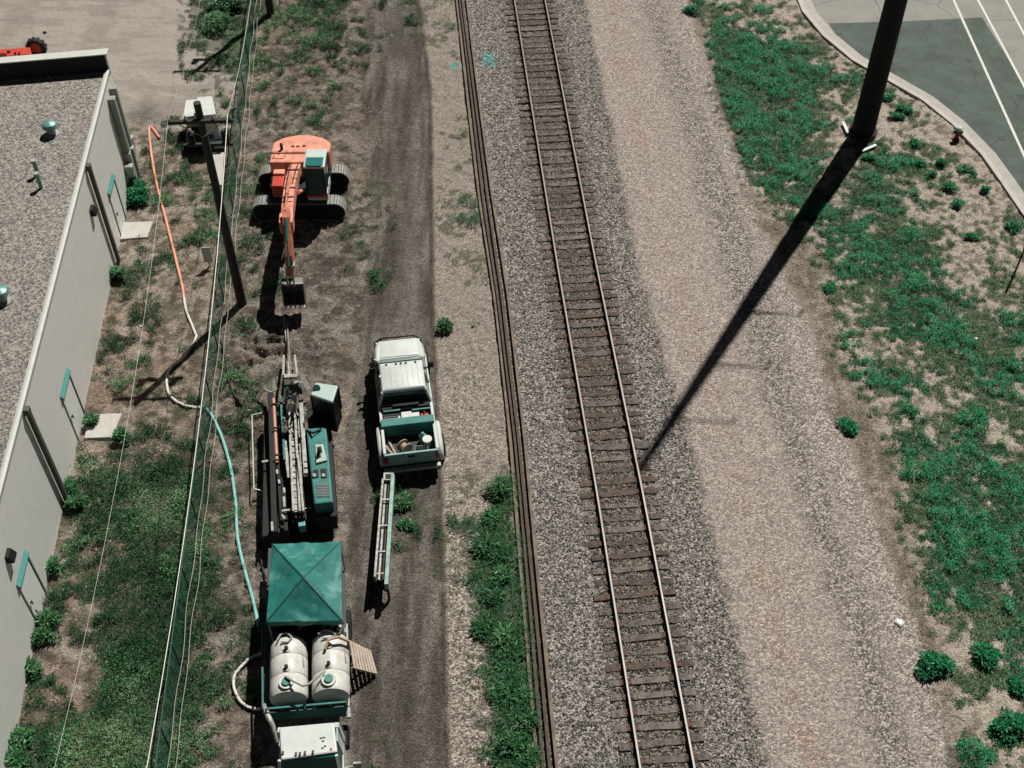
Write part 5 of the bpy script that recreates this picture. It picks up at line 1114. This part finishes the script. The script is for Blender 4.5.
# ------------------------------------------------------------------ hoses and small things
def hose(pts, r_, m_, lab, z_=.05, name='hose'):
    w_ = [Vector(p[:2]) for p in pts]; cur = []
    for i in range(len(w_)-1):
        p0 = w_[max(i-1,0)]; p1 = w_[i]; p2 = w_[i+1]; p3 = w_[min(i+2,len(w_)-1)]
        for k_ in range(8):
            t = k_/8; q_ = .5*((2*p1)+(p2-p0)*t+(2*p0-5*p1+4*p2-p3)*t*t+(-p0+3*p1-3*p2+p3)*t**3); cur.append(q_)
    cur.append(w_[-1]); out = []
    for q_ in cur:
        g = G(q_.x, q_.y); out.append((g.x, g.y, max(gz(g.x, g.y), -.02)+z_))
    return tag(MB().tube(out, r_, 8).build(name, m_, smooth=True), lab, 'hose')
oh = mat('orange_hose', (.72,.3,.2), .5, 0, .12, 2); wh = mat('white_hose', (.58,.57,.52), .5, 0, .1, 4); th = mat('teal_hose', (.2,.47,.44), .5, 0, .15, 3); bh = mat('black_hose', (.025,.025,.025), .6)
hose([(160,139),(150,128),(151,150),(157,185),(166,220),(174,252),(182,285),(184,298)], .055, oh, 'thick salmon orange hose running down the dirt from its hooked end')
hose([(184,298),(187,313),(195,333),(196,340),(184,358),(172,368),(167,380),(170,396),(182,405),(200,409)], .05, wh, 'white hose looping over the pole shadow to the green fence')
hose([(203,408),(211,415),(222,438),(231,470),(236,505),(238,540),(246,575),(253,600),(259,628)], .055, th, 'pale teal hose curving from the green fence to the tank truck')
hose([(221,340),(226,360),(229,380),(235,397),(243,406)], .04, bh, 'short black hose on the dirt right of the green fence')
hose([(262,655),(248,662),(237,674),(234,686),(239,700),(248,708),(262,711)], .045, wh, 'white hose bulging out in a half loop left of the tank truck', .1)
hose([(268,535),(262,560),(266,580)], .03, bh, 'thin black hose from the rig down beside the tent', .1)
hose([(357,404),(366,402),(377,399)], .04, bh, 'short dark hose end lying left of the pickup')
t = empty('hydrant', G(956,139), 0, 'small white topped hydrant beside the kerb of the lot', 'hydrant')
MB().tube([(0,0,0),(0,0,.06),(0,0,.07),(0,0,.5)], [.16,.16,.1,.1], 14).tube([(-.2,0,.36),(.2,0,.36)], .07, 10).build('barrel', mat('hydrant_red', (.12,.03,.025), .5), t, smooth=True)
MB().tube([(0,0,.5),(0,0,.54),(0,0,.62),(0,0,.66)], [.16,.16,.1,.03], 14).build('bonnet', mat('hydrant_top', (.55,.68,.68), .4), t, smooth=True)
t = empty('marker_post', G(1013,277), R(20), 'thin dark post casting a short shadow on the sandy soil', 'post')
MB().bar((0,0,-.2),(0,0,1.7),.06,.04).build('post', black, t); MB().bar((-.05,0,1.5),(.05,0,1.5),.05,.08).build('post_cap', black, t)
def rock(u, v, r_, lab, m_):
    p = G(u, v); mb_ = MB().sphere((0,0,r_*.35), r_, 8, 5, .5); mb_.v = [(a*(1+.3*math.sin(i*1.7)), b_*(1+.25*math.cos(i*2.3)), c) for i, (a, b_, c) in enumerate(mb_.v)]
    o = mb_.build('white_scrap', m_); o.location = (p.x, p.y, gz(p.x,p.y)); tag(o, lab, 'scrap')
rock(899, 623, .14, 'white flat scrap on the gravel edge above the lone round bush', white); rock(976, 340, .07, 'tiny white scrap in the ground cover at the right', white); rock(141, 326, .07, 'tiny white scrap on the soil between the wall and the white hose', white)
rock(45, 33, .09, 'small dark lump on the pale yard above the red machine', black)
